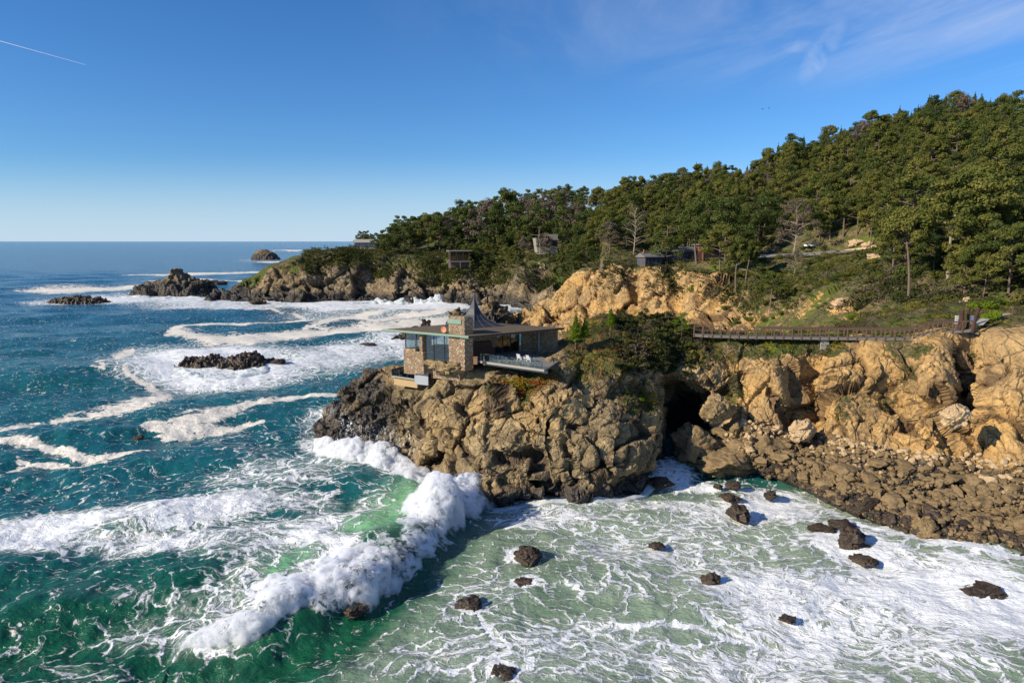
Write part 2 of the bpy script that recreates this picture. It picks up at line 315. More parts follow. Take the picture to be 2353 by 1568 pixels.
# ------------------------------------------------------------------ near headland (rock with the house, cave, cliff under the bridge)
def sec(*r): return list(r)
near = [
 sec(W(728,1006,-4),W(730,1004,-3),W(732,1002,-3),W(734,1000,-3),W(736,998,-3),W(738,996,-3),W(740,994,-3),W(742,992,-3),Q(700,108,-3),Q(700,112,-4),Q(700,114,-6)),
 sec(W(756,1030,-4),W(757,1017),S(757,995,100),S(761,975,101),S(768,955,102),S(776,940,103),S(786,929,104),S(792,926,105.5),Q(790,109,1.5),Q(780,111,-1),Q(780,114,-6)),
 sec(W(808,1052,-4),W(808,1032),S(802,1005,95),S(800,975,96.5),S(802,945,98),S(804,915,99.5),S(812,885,101),S(826,858,103),Q(850,108,8.5),Q(850,112,4),Q(850,116,-5)),
 sec(W(895,1078,-4),W(893,1060),S(890,1020,91),S(886,980,92),S(883,945,93),S(880,912,94.5),S(878,878,96.5),S(880,848,99),Q(900,106,11),Q(900,112,7),Q(900,117,-5)),
 sec(W(985,1105,-4),W(985,1087),S(985,1045,86),S(980,1000,87),S(975,960,88),S(970,925,89.3),S(970,890,91),S(975,868,92.4),Q(985,97,12.6),Q(990,108,12),Q(990,117,-5)),
 sec(W(1062,1142,-4),W(1060,1122),S(1050,1080,80.5),S(1045,1030,82),S(1040,985,83.5),S(1038,940,85.2),S(1038,895,87.5),S(1040,848,89.8),Q(1060,96,13.7),Q(1060,108,13),Q(1060,117,-5)),
 sec(W(1125,1158,-4),W(1122,1142),S(1118,1100,77.2),S(1110,1045,78.8),S(1108,990,81),S(1108,940,83),S(1110,890,85),S(1118,852,87),Q(1120,95,13.8),Q(1120,108,13),Q(1120,117,-5)),
 sec(W(1215,1158,-4),W(1212,1140),S(1210,1095,77),S(1208,1040,78.4),S(1205,990,80.2),S(1203,940,82),S(1205,895,84),S(1210,868,85.4),Q(1215,94,13.7),Q(1215,108,13),Q(1215,117,-5)),
 sec(W(1312,1155,-4),W(1310,1136),S(1308,1090,77.4),S(1303,1035,78.6),S(1298,985,80),S(1292,935,81.8),S(1285,885,83.8),S(1272,832,86.8),Q(1300,96,15.9),Q(1310,106,15.0),Q(1310,117,-5)),
 sec(W(1402,1148,-4),W(1400,1130),S(1400,1085,78),S(1398,1030,79.3),S(1395,975,81),S(1392,920,83),S(1388,865,85.6),S(1375,798,91.5),Q(1385,98,17.6),Q(1385,106,17),Q(1385,117,-5)),
 sec(W(1475,1130,-4),W(1472,1112),S(1475,1070,80.5),S(1480,1015,82),S(1480,960,84),S(1475,905,86.5),S(1468,850,89),S(1460,796,94),Q(1460,101,17.6),Q(1460,108,17),Q(1460,117,-5)),
 sec(W(1512,1098,-4),W(1508,1078),S(1507,1040,88),S(1508,1000,88.4),S(1506,950,89),S(1502,900,90),S(1508,850,92),S(1530,790,96),Q(1530,102.5,17.6),Q(1530,109,16),Q(1530,118,-5)),
 sec(W(1532,1055,-3),W(1530,1045,0),S(1528,1022,101),S(1530,985,104),S(1535,940,105),S(1535,893,104),S(1545,858,93.5),S(1570,790,97),Q(1570,103,17.3),Q(1570,110,15),Q(1570,118,-5)),
 sec(W(1590,1050,-3),W(1590,1040,0),S(1590,1020,103),S(1595,980,107),S(1598,935,107),S(1600,896,104),S(1605,868,94),S(1615,800,97),Q(1610,104,16.6),Q(1610,110,14),Q(1610,118,-5)),
 sec(W(1622,1080,-3),W(1620,1062,0),S(1615,1040,95),S(1618,1010,97),S(1628,965,99),S(1640,915,97),S(1648,868,94.2),S(1655,800,97),Q(1650,103,16.2),Q(1650,110,12),Q(1650,118,-5)),
 sec(W(1690,1092,-4),W(1690,1078),S(1690,1045,86.5),S(1692,1005,88.5),S(1700,955,91),S(1703,905,92.5),S(1700,850,94.5),S(1695,790,97.5),Q(1690,102,16.4),Q(1690,109,10),Q(1690,116,-5)),
 sec(W(1780,1115,-4),W(1780,1098),S(1785,1050,85),S(1790,1005,88.5),S(1795,960,89.3),S(1790,905,90.3),S(1780,850,91.8),S(1775,788,96.5),Q(1780,101,16.6),Q(1780,108,10),Q(1780,115,-5)),
 sec(W(1862,1150,-4),W(1862,1130),S(1865,1075,81),S(1868,1025,88.0),S(1870,985,93.0),S(1868,925,95.5),S(1862,855,96.8),S(1862,790,95.6),Q(1860,100,16.9),Q(1860,106,12),Q(1860,114,-5)),
 sec(W(1925,1178,-4),W(1925,1160),S(1925,1095,78),S(1915,1040,83.5),S(1905,975,87),S(1905,915,89),S(1915,855,91.5),S(1925,792,94),Q(1925,99,17.3),Q(1925,106,15),Q(1925,112,8)),
 sec(W(1985,1210,-4),W(1985,1190),S(1985,1120,75.5),S(1975,1060,80.5),S(1965,1000,83.3),S(1965,935,85.8),S(1972,865,90),S(1980,790,93.2),Q(1980,99,17.8),Q(1980,106,18),Q(1980,112,16)),
 sec(W(2085,1240,-4),W(2085,1222),S(2085,1150,72),S(2080,1080,77.5),S(2070,1015,82),S(2065,945,86.8),S(2070,870,89.8),S(2075,790,92),Q(2080,98,18.1),Q(2080,105,19.5),Q(2080,112,18)),
 sec(W(2165,1260,-4),W(2165,1242),S(2165,1165,70),S(2160,1090,75.8),S(2150,1020,78.2),S(2145,945,82.2),S(2150,865,85.2),S(2160,775,90.5),Q(2160,97,19),Q(2160,105,20.5),Q(2160,112,19)),
 sec(W(2235,1272,-4),W(2235,1256),S(2235,1180,68.5),S(2238,1100,74.5),S(2238,1030,82.1),S(2236,960,87.6),S(2232,885,91.6),S(2235,775,92),Q(2235,97,19),Q(2235,105,20.5),Q(2235,112,20)),
 sec(W(2300,1292,-4),W(2300,1276),S(2300,1190,67.2),S(2300,1110,73),S(2290,1040,77.5),S(2285,965,80.8),S(2288,885,84),S(2300,775,88),Q(2300,95,19.3),Q(2300,104,20.5),Q(2300,112,20)),
 sec(W(2400,1315,-4),W(2400,1298),S(2400,1205,65.5),S(2400,1125,71),S(2392,1050,75.5),S(2385,970,79),S(2385,885,82.5),S(2395,770,87),Q(2395,94,19.8),Q(2395,103,20.5),Q(2395,112,20)),
 sec(W(2760,1345,-4),W(2760,1330),S(2760,1220,63.5),S(2760,1135,69.5),S(2755,1060,73.5),S(2750,970,77),S(2750,880,81),S(2750,765,86),Q(2750,94,20.3),Q(2750,103,21),Q(2750,112,20)),
]
def ellm(px, py, cx, cy, rx, ry): return np.exp(-(((px - cx) / rx) ** 2 + ((py - cy) / ry) ** 2))
G = loft(near, 900, 420)
px, py = proj(G); P0 = G.copy(); N0 = gnorm(G)
row = np.broadcast_to(np.linspace(0, 10, 420)[None], px.shape)
beach = sst(1680, 1800, px) * (1 - sst(2.9, 4.2, row))          # boulder beach stays smoother
flat = sst(6.8, 7.6, row)                                     # plateau
house = np.exp(-(((G[..., 0] + 5) / 9) ** 2 + ((G[..., 1] - 93) / 9) ** 2) ** 2) * sst(6.6, 7.2, row)
amp = (1 - 0.75 * beach) * (1 - 0.55 * flat) * (1 - 0.95 * house) * sst(0.1, 0.9, row)
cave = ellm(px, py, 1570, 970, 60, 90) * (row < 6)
rightk = sst(1650, 1750, px)
d = np.zeros_like(px)
amp = amp * (1 - .5 * cave)

leftk = 1 - sst(900, 1010, px)                                  # rough, wave-eaten west point
d += leftk * amp * 0.75 * (np.abs(fbm(G * np.array([.5, .5, .28]), 4, 33)) * 2.4 - 0.6)
# big joints: diagonal clefts and ledges in the face, darkened by painted shade
def crease(ax, ay, bx, by, wd, dep):
    tx, ty = bx - ax, by - ay; L = tx * tx + ty * ty
    qx = px + 14 * fbm(G * .4, 2, 71); qy = py + 14 * fbm(G * .4, 2, 72)
    t = np.clip(((qx - ax) * tx + (qy - ay) * ty) / L, 0, 1); dd = np.hypot(qx - ax - t * tx, qy - ay - t * ty)
    return -dep * np.exp(-(dd / wd) ** 2)
CRK = np.zeros_like(px)
for a in ((1000,975,1120,1100,9,1.3),(1060,960,1235,930,8,1.0),(1235,930,1330,985,8,.8),(1090,1060,1230,1035,9,1.2),(1230,1035,1250,1120,10,1.5),
          (1300,1020,1330,1110,14,1.4),(1330,1110,1480,1090,10,1.1),(1130,880,1180,940,9,1.0),(1330,940,1500,930,7,.6),(1380,980,1300,1000,8,.8),
          (930,930,1010,1060,13,1.4),(850,920,905,1040,10,1.0),(1780,900,1840,1010,16,1.0),(1900,800,1880,960,12,1.0),(2110,830,2040,900,12,.9),(2215,800,2190,960,14,1.3),(2020,900,2120,1010,10,.8)):
    cr_ = crease(*a) * (row < 7.2); d += cr_; CRK = np.maximum(CRK, np.exp(-1.0) * 0 + (-cr_ / a[5]) ** 2.2)
lowdk = np.clip(ellm(px, py, 938, 868, 62, 34) * 1.4, 0, 1); d = d * (1 - lowdk) - .9 * lowdk; amp = amp * (1 - lowdk)
G = G + N0 * d[..., None]; N0 = gnorm(G); icol = int(np.argmax(px[0] > 1665)); 
GA, CA = weather(G, N0, ((6.5, 1.1), (2.7, .50), (1.05, .15)), amp, 3, 1.0, .14, (1.3, .17))
GB, CB_ = weather(G, N0, ((8.5, 1.35), (3.3, .58), (1.2, .17)), amp * (1 - .8 * rightk * sst(6.2, 6.9, row)), 91, .6, .14, (1.5, .20))
G = GA * (1 - rightk[..., None]) + GB * rightk[..., None]; CB = CA * (1 - rightk) + CB_ * rightk
# keep the top under the house and deck level
G[..., 2] = np.where((house > .5) & (row > 7), np.minimum(G[..., 2], 13.75), G[..., 2])
N1 = gnorm(G)
o = mesh_obj('cliff', G.reshape(-1, 3), gridfaces(900, 420), None); tag(o, kind='structure'); o.data.polygons.foreach_set('use_smooth', np.zeros(len(o.data.polygons), bool))
NEARG, NEARN, NEARPX, NEARPY, NEARROW = G, N1, px, py, row
upn = np.abs(N1[..., 2])
nz = fbm(P0 * .35, 3, 8); nz2 = fbm(P0 * .12, 3, 9)
veg = np.zeros_like(px)
hump = sst(1255, 1345, px) * (1 - sst(1640, 1720, px)) * (1 - sst(785, 880, py + 30 * fbm(P0 * .3, 3, 15)))
veg += hump * 1.0 + 1.0 * ellm(px, py, 1195, 878, 85, 26) + 0.9 * ellm(px, py, 1190, 915, 25, 35)
veg += .9 * ellm(px, py, 1470, 925, 45, 40) + .45 * ellm(px, py, 1405, 880, 60, 45) + .3 * ellm(px, py, 1340, 860, 60, 40) + .6 * ellm(px,py,1110,850,40,12)
veg += sst(1640, 1700, px) * (1 - sst(1900, 1960, px)) * (1 - sst(795, 845, py)) * 1.05 + .8 * ellm(px, py, 1680, 900, 30, 40)
veg += .8 * ellm(px, py, 2080, 800, 60, 22) + .5 * ellm(px, py, 2090, 850, 40, 60) + .6 * ellm(px, py, 1935, 940, 35, 40) + .7 * ellm(px, py, 2235, 820, 30, 35) + .5 * ellm(px,py,2040,930,60,40)
veg += sst(7.2, 7.8, row) * sst(1280, 1350, px) * .8
veg += (upn - .45) * .35 * sst(2, 5, row) + nz * .28
veg *= (1 - house)
wet = np.clip(1.0 - G[..., 2] / (2.8 + 1.6 * nz2), 0, 1) * 0.95
wet = np.maximum(wet, (1 - sst(840, 985, px)) * .62 + nz * .2 * (px < 1000))
wet = np.maximum(wet, beach * np.clip(1.15 - G[..., 2] / 9, 0, 1))  # beach ground also darkened to paint the shaded gaps between boulders
wet = np.maximum(wet, cave * 1.1 * (row < 5.6))  # inside of the cave gets the darkest rock colour
tone = np.clip(0.42 - 0.15 * sst(1050, 1500, px) - .30 * sst(1600, 1750, px) + 1.3 * nz2 + .35 * (1 - sst(1, 6, G[..., 2])), 0, .9)
tone = np.maximum(tone, beach * .8)
tone = np.clip(tone * (1 - .55 * rightk * (1 - beach)), 0, 1)
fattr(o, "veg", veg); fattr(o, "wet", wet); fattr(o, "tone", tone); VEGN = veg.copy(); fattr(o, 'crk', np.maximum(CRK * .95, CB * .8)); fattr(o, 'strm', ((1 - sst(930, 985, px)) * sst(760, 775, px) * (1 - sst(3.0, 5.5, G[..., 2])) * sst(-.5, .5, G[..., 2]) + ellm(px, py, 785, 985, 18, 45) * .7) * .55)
rk = px > 1655
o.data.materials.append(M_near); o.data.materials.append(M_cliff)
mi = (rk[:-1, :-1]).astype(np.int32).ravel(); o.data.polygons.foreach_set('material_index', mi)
# ------------------------------------------------------------------ hillside with the ochre cliff
hill = [
 sec(W(1172,752,-4),W(1173,751,-4),W(1174,750,-4),W(1176,748,-4),Q(1178,252,-4),Q(1178,256,-4),Q(1178,260,-4),Q(1178,265,-4),Q(1178,270,-5),Q(1178,275,-6),Q(1178,280,-7)),
 sec(W(1212,766,-4),W(1212,750),S(1212,735,234),S(1216,718,238),S(1222,704,242),Q(1225,248,5),Q(1228,254,1),Q(1228,262,-3),Q(1228,270,-5),Q(1228,275,-6),Q(1228,280,-7)),
 sec(W(1262,800,-4),W(1262,778),S(1262,738,226),S(1266,705,230),S(1276,672,236),Q(1282,246,10),Q(1288,256,4),Q(1288,265,-3),Q(1288,272,-5),Q(1288,278,-6),Q(1288,284,-7)),
 sec(W(1325,810,-4),W(1325,790),S(1325,735,218),S(1326,685,223),S(1330,632,230),Q(1335,242,20.5),Q(1345,262,15),Q(1350,280,8),Q(1350,300,6),Q(1350,320,5),Q(1350,340,4)),
 sec(W(1400,815,-4),W(1400,795),S(1400,735,213),S(1400,680,218),S(1400,615,224),S(1400,612,240),Q(1400,270,25),Q(1400,320,35),Q(1400,390,45),Q(1400,450,49),Q(1400,520,50)),
 sec(W(1500,820,-4),W(1500,800),S(1500,735,202),S(1500,682,207),S(1500,621,213),S(1500,612,238),Q(1500,265,24),Q(1500,315,38),Q(1500,380,48),Q(1500,450,58),Q(1500,520,62)),
 sec(W(1600,840,-4),S(1600,805,183),S(1600,745,189),S(1600,695,195),S(1600,633,202),S(1600,608,228),Q(1600,255,25),Q(1600,305,40),Q(1600,375,51),Q(1600,450,63),Q(1600,520,67)),
 sec(W(1700,840,-4),S(1700,808,160),S(1700,762,167),S(1700,715,176),S(1700,659,188),S(1700,612,214),S(1700,590,232),Q(1700,290,43),Q(1700,370,53),Q(1700,450,65),Q(1700,520,72)),
 sec(W(1800,840,-4),S(1800,808,140),S(1800,765,148),S(1800,725,157),S(1800,680,167),S(1800,618,196),S(1800,588,210),Q(1800,280,45),Q(1800,360,66),Q(1800,450,71),Q(1800,520,78)),
 sec(Q(1900,116,2),S(1900,800,118),S(1900,765,127),S(1900,722,139),S(1900,670,150),S(1900,608,178),S(1900,582,190),Q(1900,260,46),Q(1900,350,70),Q(1900,440,77),Q(1900,520,84)),
 sec(Q(2000,104,6),S(2000,795,108),S(2000,760,115),S(2000,715,125),S(2000,660,135),S(2000,598,160),S(2000,570,173),Q(2000,240,46),Q(2000,330,73),Q(2000,425,83),Q(2000,500,90)),
 sec(Q(2100,97,10),S(2100,792,102),S(2100,755,107),S(2100,712,116),S(2100,655,125),S(2100,590,148),S(2100,556,160),Q(2100,220,47),Q(2100,310,75),Q(2100,400,88),Q(2100,500,94)),
 sec(Q(2200,92,12),S(2200,785,96),S(2200,750,101),S(2200,708,108),S(2200,650,117),S(2200,580,138),S(2200,538,150),Q(2200,210,50),Q(2200,300,78),Q(2200,385,89),Q(2200,480,86)),
 sec(Q(2352,88,12),S(2352,775,92),S(2352,738,97),S(2352,695,104),S(2352,640,112),S(2352,575,130),S(2352,528,145),Q(2352,200,52),Q(2352,290,74),Q(2352,370,82),Q(2352,470,80)),
 sec(Q(2800,85,12),S(2800,775,90),S(2800,735,95),S(2800,690,102),S(2800,635,110),S(2800,570,128),S(2800,520,143),Q(2800,200,52),Q(2800,290,72),Q(2800,370,80),Q(2800,470,78)),
]
G = loft(hill, 620, 460); px, py = proj(G); P0 = G.copy(); N0 = gnorm(G)
row = np.broadcast_to(np.linspace(0, 10, 460)[None], px.shape)
cliffy = (1 - sst(3.7, 4.6, row)) * (1 - .62 * sst(1640, 1850, px)) * sst(0, .8, row)
d = np.zeros_like(px)
d += fbm(G * .05, 4, 61) * 2.2 * sst(5, 7, row) + fbm(G * .25, 4, 62) * .7
d += 3.5 * (-np.exp(-((px - 1545) / 10) ** 2) - 1.2 * np.exp(-((px - 1450) / 14) ** 2)) * cliffy
G = G + N0 * d[..., None]; G, CH = weather(G, gnorm(G), ((14, 2.2), (5.5, 1.25), (2.2, .38)), cliffy, 7, .55, .14, (3.0, .50))
ROAD = [S(1560, 597, 238), S(1640, 595, 226), S(1740, 593, 212), S(1850, 588, 202), S(1950, 581, 194), S(2020, 573, 186), S(2075, 564, 178), S(2120, 560, 172)]
ROADC = crom(ROAD, 90); ROADC[:, 2] += .1
fl = G.reshape(-1, 3); cand = np.where((row.ravel() > 4.6) & (row.ravel() < 8))[0]
dm = np.full(len(cand), 1e9); zz = np.zeros(len(cand))
for q in ROADC:
    dd = np.hypot(fl[cand, 0] - q[0], fl[cand, 1] - q[1]); mn = dd < dm; dm[mn] = dd[mn]; zz[mn] = q[2]
k = 1 - sst(5, 13, dm); fl[cand, 2] = fl[cand, 2] * (1 - k) + (zz - .12) * k
# the bank in front of the road stays below the road
rpx, rpy = proj(ROADC); fx, fy = proj(G); ry = np.interp(fx, rpx, rpy); rY = np.interp(fx, rpx, ROADC[:, 1])
mb = (fx > 1600) & (fx < 2140) & (G[..., 1] < rY - 2.6) & (fy < ry + 5) & (G[..., 1] > 90)
tgt = ry + 5; rz_ = CAMZ + G[..., 1] * ((-F * SP - (tgt - CY) * CP) / (F * CP - (tgt - CY) * SP)); G[..., 2] = np.where(mb, np.minimum(G[..., 2], rz_), G[..., 2])
N1 = gnorm(G)
o = mesh_obj('hillside', G.reshape(-1, 3), gridfaces(620, 460), M_cliff); tag(o, kind='structure')
nz = fbm(P0 * .12, 4, 18)
veg = sst(3.8, 4.6, row) * .85 + sst(1650, 1900, px) * .30 * sst(0.5, 2, row) + nz * .45 + (np.abs(N1[..., 2]) - .5) * .6
veg += .35 * ellm(px, py, 1900, 640, 120, 50) + .42 * sst(1640, 1720, px) * (row < 4.4) * sst(.3, 1.2, row)
veg -= .7 * ellm(px, py, 1950, 700, 45, 40) + .6 * ellm(px, py, 2130, 750, 90, 14) + .5 * ellm(px, py, 2100, 700, 60, 25) + .5 * ellm(px, py, 2240, 720, 30, 30) + .4 * ellm(px, py, 1850, 560, 50, 14)
fattr(o, 'veg', veg); fattr(o, 'wet', np.clip(.8 - G[..., 2] / 5, 0, 1)); fattr(o, 'tone', np.clip(nz * .6, 0, 1) * .5)
fattr(o, 'crk', CH * .8); HILLG, HILLPX, HILLPY, HILLROW = G, px, py, row
# ------------------------------------------------------------------ far headland
far = [
 sec(*[Q(470, 340 + 6 * i, -5) for i in range(9)]),
 sec(W(505,700,-4),W(505,690),S(510,670,356),S(530,655,361),S(545,648,368),Q(545,378,3),Q(545,388,-2),Q(545,400,-5),Q(545,410,-6)),
 sec(W(598,705,-4),W(598,692),S(598,668,356),S(600,648,360),S(606,624,366),S(616,612,376),Q(640,420,14),Q(650,470,4),Q(660,500,-6)),
 sec(W(690,705,-4),W(690,694),S(690,655,352),S(692,618,358),S(700,589,366),S(712,579,392),Q(722,440,22),Q(730,500,17),Q(735,560,6)),
 sec(W(800,705,-4),W(800,692),S(800,655,352),S(796,612,358),S(800,582,368),S(810,572,398),Q(815,440,27),Q(820,520,25),Q(820,600,15)),
 sec(W(900,708,-4),W(900,695),S(900,655,350),S(900,622,357),S(900,590,367),S(905,572,395),Q(905,440,30),Q(900,520,33),Q(900,600,30)),
 sec(W(1000,708,-4),W(1000,694),S(1000,658,345),S(1000,628,352),S(1000,597,362),S(1000,573,390),Q(1000,430,33),Q(1000,520,36),Q(1000,600,34)),
 sec(W(1060,708,-4),W(1060,695),S(1060,660,340),S(1058,632,346),S(1055,603,354),S(1060,570,385),Q(1060,430,38),Q(1060,520,41),Q(1060,600,38)),
 sec(W(1150,712,-4),W(1150,700),S(1150,668,333),S(1150,638,342),S(1150,606,352),S(1150,573,380),Q(1150,430,43),Q(1150,520,46),Q(1150,600,42)),
 sec(W(1225,728,-4),W(1225,716),S(1225,680,296),S(1236,640,306),S(1246,598,322),S(1250,570,362),Q(1250,425,47),Q(1250,520,50),Q(1250,600,46)),
 sec(W(1300,750,-4),W(1300,735),S(1290,690,282),S(1290,650,294),S(1292,606,312),S(1300,574,350),Q(1300,420,48),Q(1300,520,51),Q(1300,600,48)),
 sec(Q(1400,268,-4),Q(1400,272,0),Q(1400,278,8),Q(1400,286,15),Q(1400,305,23),Q(1400,350,33),Q(1400,420,49),Q(1400,520,52),Q(1400,600,50)),
 sec(Q(1550,275,-4),Q(1550,280,0),Q(1550,286,8),Q(1550,294,14),Q(1550,320,22),Q(1550,360,34),Q(1550,420,50),Q(1550,520,52),Q(1550,600,50)),
]
G = loft(far, 560, 300); px, py = proj(G); P0 = G.copy(); N0 = gnorm(G)
row = np.broadcast_to(np.linspace(0, 8, 300)[None], px.shape)
cliffy = (1 - sst(3.2, 4.4, row)) * sst(0, .8, row)
d = np.zeros_like(px)
d += fbm(G * .04, 4, 41) * 2.0 * sst(4, 5, row) + fbm(G * .2, 4, 42) * .8
G = G + N0 * d[..., None]; G, CF = weather(G, gnorm(G), ((17, 3.6), (7, 1.9), (3, .6)), cliffy, 17, .7, .2, (4.0, .8)); N1 = gnorm(G)
o = mesh_obj('headland', G.reshape(-1, 3), gridfaces(560, 300), M_far); tag(o, kind='structure')
nz = fbm(P0 * .07, 4, 19)
veg = sst(2.3, 3.6, row) * .9 + nz * .8 + (np.abs(N1[..., 2]) - .45) * .5
fattr(o, 'veg', veg); fattr(o, 'wet', np.maximum(np.clip(1.15 - G[..., 2] / (7 + 4 * nz), 0, 1), .75 * (1 - sst(560, 620, px)))); fattr(o, 'tone', np.clip(.45 + nz, 0, 1))
fattr(o, 'crk', CF * .8); FARG, FARPX, FARPY, FARROW = G, px, py, row
# road ribbon
def ribbon(name, C, w0, w1, mat, lift=0.0, bank=0.0):
    C = np.asarray(C); T = np.gradient(C, axis=0); T[:, 2] = 0; T /= np.linalg.norm(T, axis=1, keepdims=True)
    nn = np.stack([-T[:, 1], T[:, 0], 0 * T[:, 0]], 1); ww = np.linspace(w0, w1, len(C))[:, None]
    V = np.stack([C - nn * ww / 2, C - nn * ww / 6, C + nn * ww / 6, C + nn * ww / 2], 1); V[..., 2] += lift + bank * (V[..., 1] - C[:, None, 1])
    return mesh_obj(name, V.reshape(-1, 3), gridfaces(len(C), 4), mat)
M_asph = simple('asphalt', (0.21, 0.205, 0.195), .9, .2, .2, 1.0)
tag(ribbon('road', ROADC, 7.0, 6.5, M_asph, .45, .20), kind='structure')
# far wooded coast behind the point
far2 = [[Q(px_, Y, z) for Y, z in ((690, -3), (700, 8 * k), (730, 17 * k), (800, 26 * k), (900, 30 * k), (1000, 20 * k))] for px_, k in ((800, 0.3), (825, .9), (860, 1.0), (905, 1.05), (960, 1.0), (1050, 1.0))]
G = loft(far2, 90, 40); G[..., 2] += fbm(G * .03, 3, 5) * 2
o = mesh_obj('far_headland', G.reshape(-1, 3), gridfaces(90, 40), M_far); tag(o, kind='structure')
for a_, v_ in (('veg', 1.0), ('wet', 0.0), ('tone', .3)): fattr(o, a_, np.full(G.shape[:2], v_))
FAR2G = G
# ------------------------------------------------------------------ the sea
CREST = [W(1105,1118), W(1040,1165), W(985,1225), W(900,1305), W(800,1370), W(690,1425), W(590,1468), W(470,1490), W(380,1500)]
CRL = np.array([c[:2] for c in crom(CREST, 60)])
def crestdist(X, Y):
    """signed distance to the breaker line (+ on the shore side) and position 0..1 along it"""
    best = np.full(X.shape, 1e9); sd = np.zeros(X.shape); tt = np.zeros(X.shape)
    for i in range(len(CRL) - 1):
        a, b = CRL[i], CRL[i + 1]; e = b - a; L = e @ e
        t = np.clip(((X - a[0]) * e[0] + (Y - a[1]) * e[1]) / L, 0, 1)
        dx, dy = X - a[0] - t * e[0], Y - a[1] - t * e[1]; dd = np.hypot(dx, dy)
        m = dd < best; best = np.where(m, dd, best); sg = np.sign(e[0] * dy - e[1] * dx)
        sd = np.where(m, dd * sg, sd); tt = np.where(m, (i + t) / (len(CRL) - 1), tt)
    return sd, tt
pys = np.concatenate([[554.6, 555, 555.5, 556, 557, 558, 559, 560.5], np.arange(562, 1640, 2.1), np.arange(1645, 2600, 40)])
rr = 30.0 / np.tan(np.arctan((pys - CY) / F) + PITCH)
sx = np.concatenate([np.linspace(-1.5, -.84, 12), np.linspace(-.82, .82, 820), np.linspace(.84, 1.5, 12)])
Yg = rr[:, None] * np.ones_like(sx)[None]; Xg = rr[:, None] * CP * sx[None] * 1.0
dep = (Yg * CP + 30 * SP); Xg = dep * sx[None]
space = np.gradient(rr); space = np.abs(space)[:, None] * np.ones_like(Xg)
Z = np.zeros_like(Xg)
rs = np.random.default_rng(3)
for k in range(26):
    L = 3.0 * (1.14 ** k); L = min(L, 60); th = math.radians(-62 + rs.normal() * 28); kx, ky = math.cos(th) * 2 * math.pi / L, math.sin(th) * 2 * math.pi / L
    am = 0.0075 * L * (0.75 + .5 * rs.random()) if L < 20 else 0.0055 * L
    fade = np.clip(L / (2.5 * space) - .6, 0, 1)
    ph = kx * Xg + ky * Yg + rs.random() * 6.28 + 1.2 * vn(np.stack([Xg / (L * 3), Yg / (L * 3), Xg * 0 + k], -1), k)
    s_ = np.sin(ph); Z += am * fade * (s_ + .25 * np.cos(2 * ph))
P3 = np.stack([Xg, Yg, Xg * 0], -1)
near_ = Yg < 200
ch = np.zeros_like(Z); ch[near_] = fbm(P3[near_] * .55, 4, 90) * .26 - np.abs(fbm(P3[near_] * .3 + 5, 3, 95)) * .35
Z += ch * np.clip(1.2 - Yg / 200, 0, 1)
px = CX + F * Xg / (Yg * CP + 30 * SP); py = np.repeat(pys[:, None], len(sx), 1)
bay = sst(1080, 1240, px + (py - 1150) * .9) * sst(1090, 1150, py)    # turbid cove on the right
Z *= (1 - .35 * bay)
# breaking wave
sd, tt = crestdist(Xg, Yg)
hgt = 1.7 * sst(0, .12, tt) * (1 - sst(.45, .85, tt)) + .15
wv = np.where(sd < 0, np.exp(-(sd / 7.5) ** 2), np.exp(-(sd / 1.7) ** 2)) * hgt * sst(0.0, 0.02, tt) * (1 - sst(.97, 1, tt))
wv -= .5 * np.exp(-((sd - 4) / 2.5) ** 2) * (tt > .02) * (tt < .98)
Z += wv
# second swell lines behind it
ux, uy = CRL[-1] - CRL[0]; ul = math.hypot(ux, uy); ld = (ux * (Yg - CRL[0][1]) - uy * (Xg - CRL[0][0])) / ul; ld = ld * (1 if np.mean((ld > 0) == (sd > 0)) > .5 else -1)
Z += .8 * np.exp(-((ld + 22 + 5 * vn(P3 * .05, 2)) / 5.0) ** 2) * near_ * (1 - sst(-14, -8, Xg))
G = np.stack([Xg, Yg, Z], -1)
# foam masks; strokes are (px, py, half-height) polylines laid on the water, converted to places on the sea
warp = np.clip(space / 1.0, .0, 40)
wpx = px + 26 * fbm(P3 * .045 + 3, 5, 201, .6) * np.clip(70 / Yg, .12, 1.4); wpy = py + 30 * fbm(P3 * .05 + 8, 5, 203, .6) * np.clip(70 / Yg, .07, 1.2)
def stroke(pts, k=1.0, xs=1.0):
    out = np.zeros_like(px)
    for (ax, ay, aw), (bx, by, bw) in zip(pts[:-1], pts[1:]):
        mw = max(aw, bw) * 2
        rsel = np.where((pys > min(ay, by) - mw - 30) & (pys < max(ay, by) + mw + 30))[0]
        if len(rsel) == 0: continue
        r0, r1 = rsel[0], rsel[-1] + 1; qx, qy = wpx[r0:r1], wpy[r0:r1]
        ex, ey = (bx - ax), (by - ay) * 1.0; L = ex * ex + ey * ey
        t = np.clip(((qx - ax) * ex + (qy - ay) * ey) / L, 0, 1); wd = aw + (bw - aw) * t
        dd = np.hypot((qx - ax - t * ex) * .7, qy - ay - t * ey)
        out[r0:r1] = np.maximum(out[r0:r1], 1.05 - .72 * dd / wd)
    return np.clip(out, 0, 1) * k
mat = np.zeros_like(px)
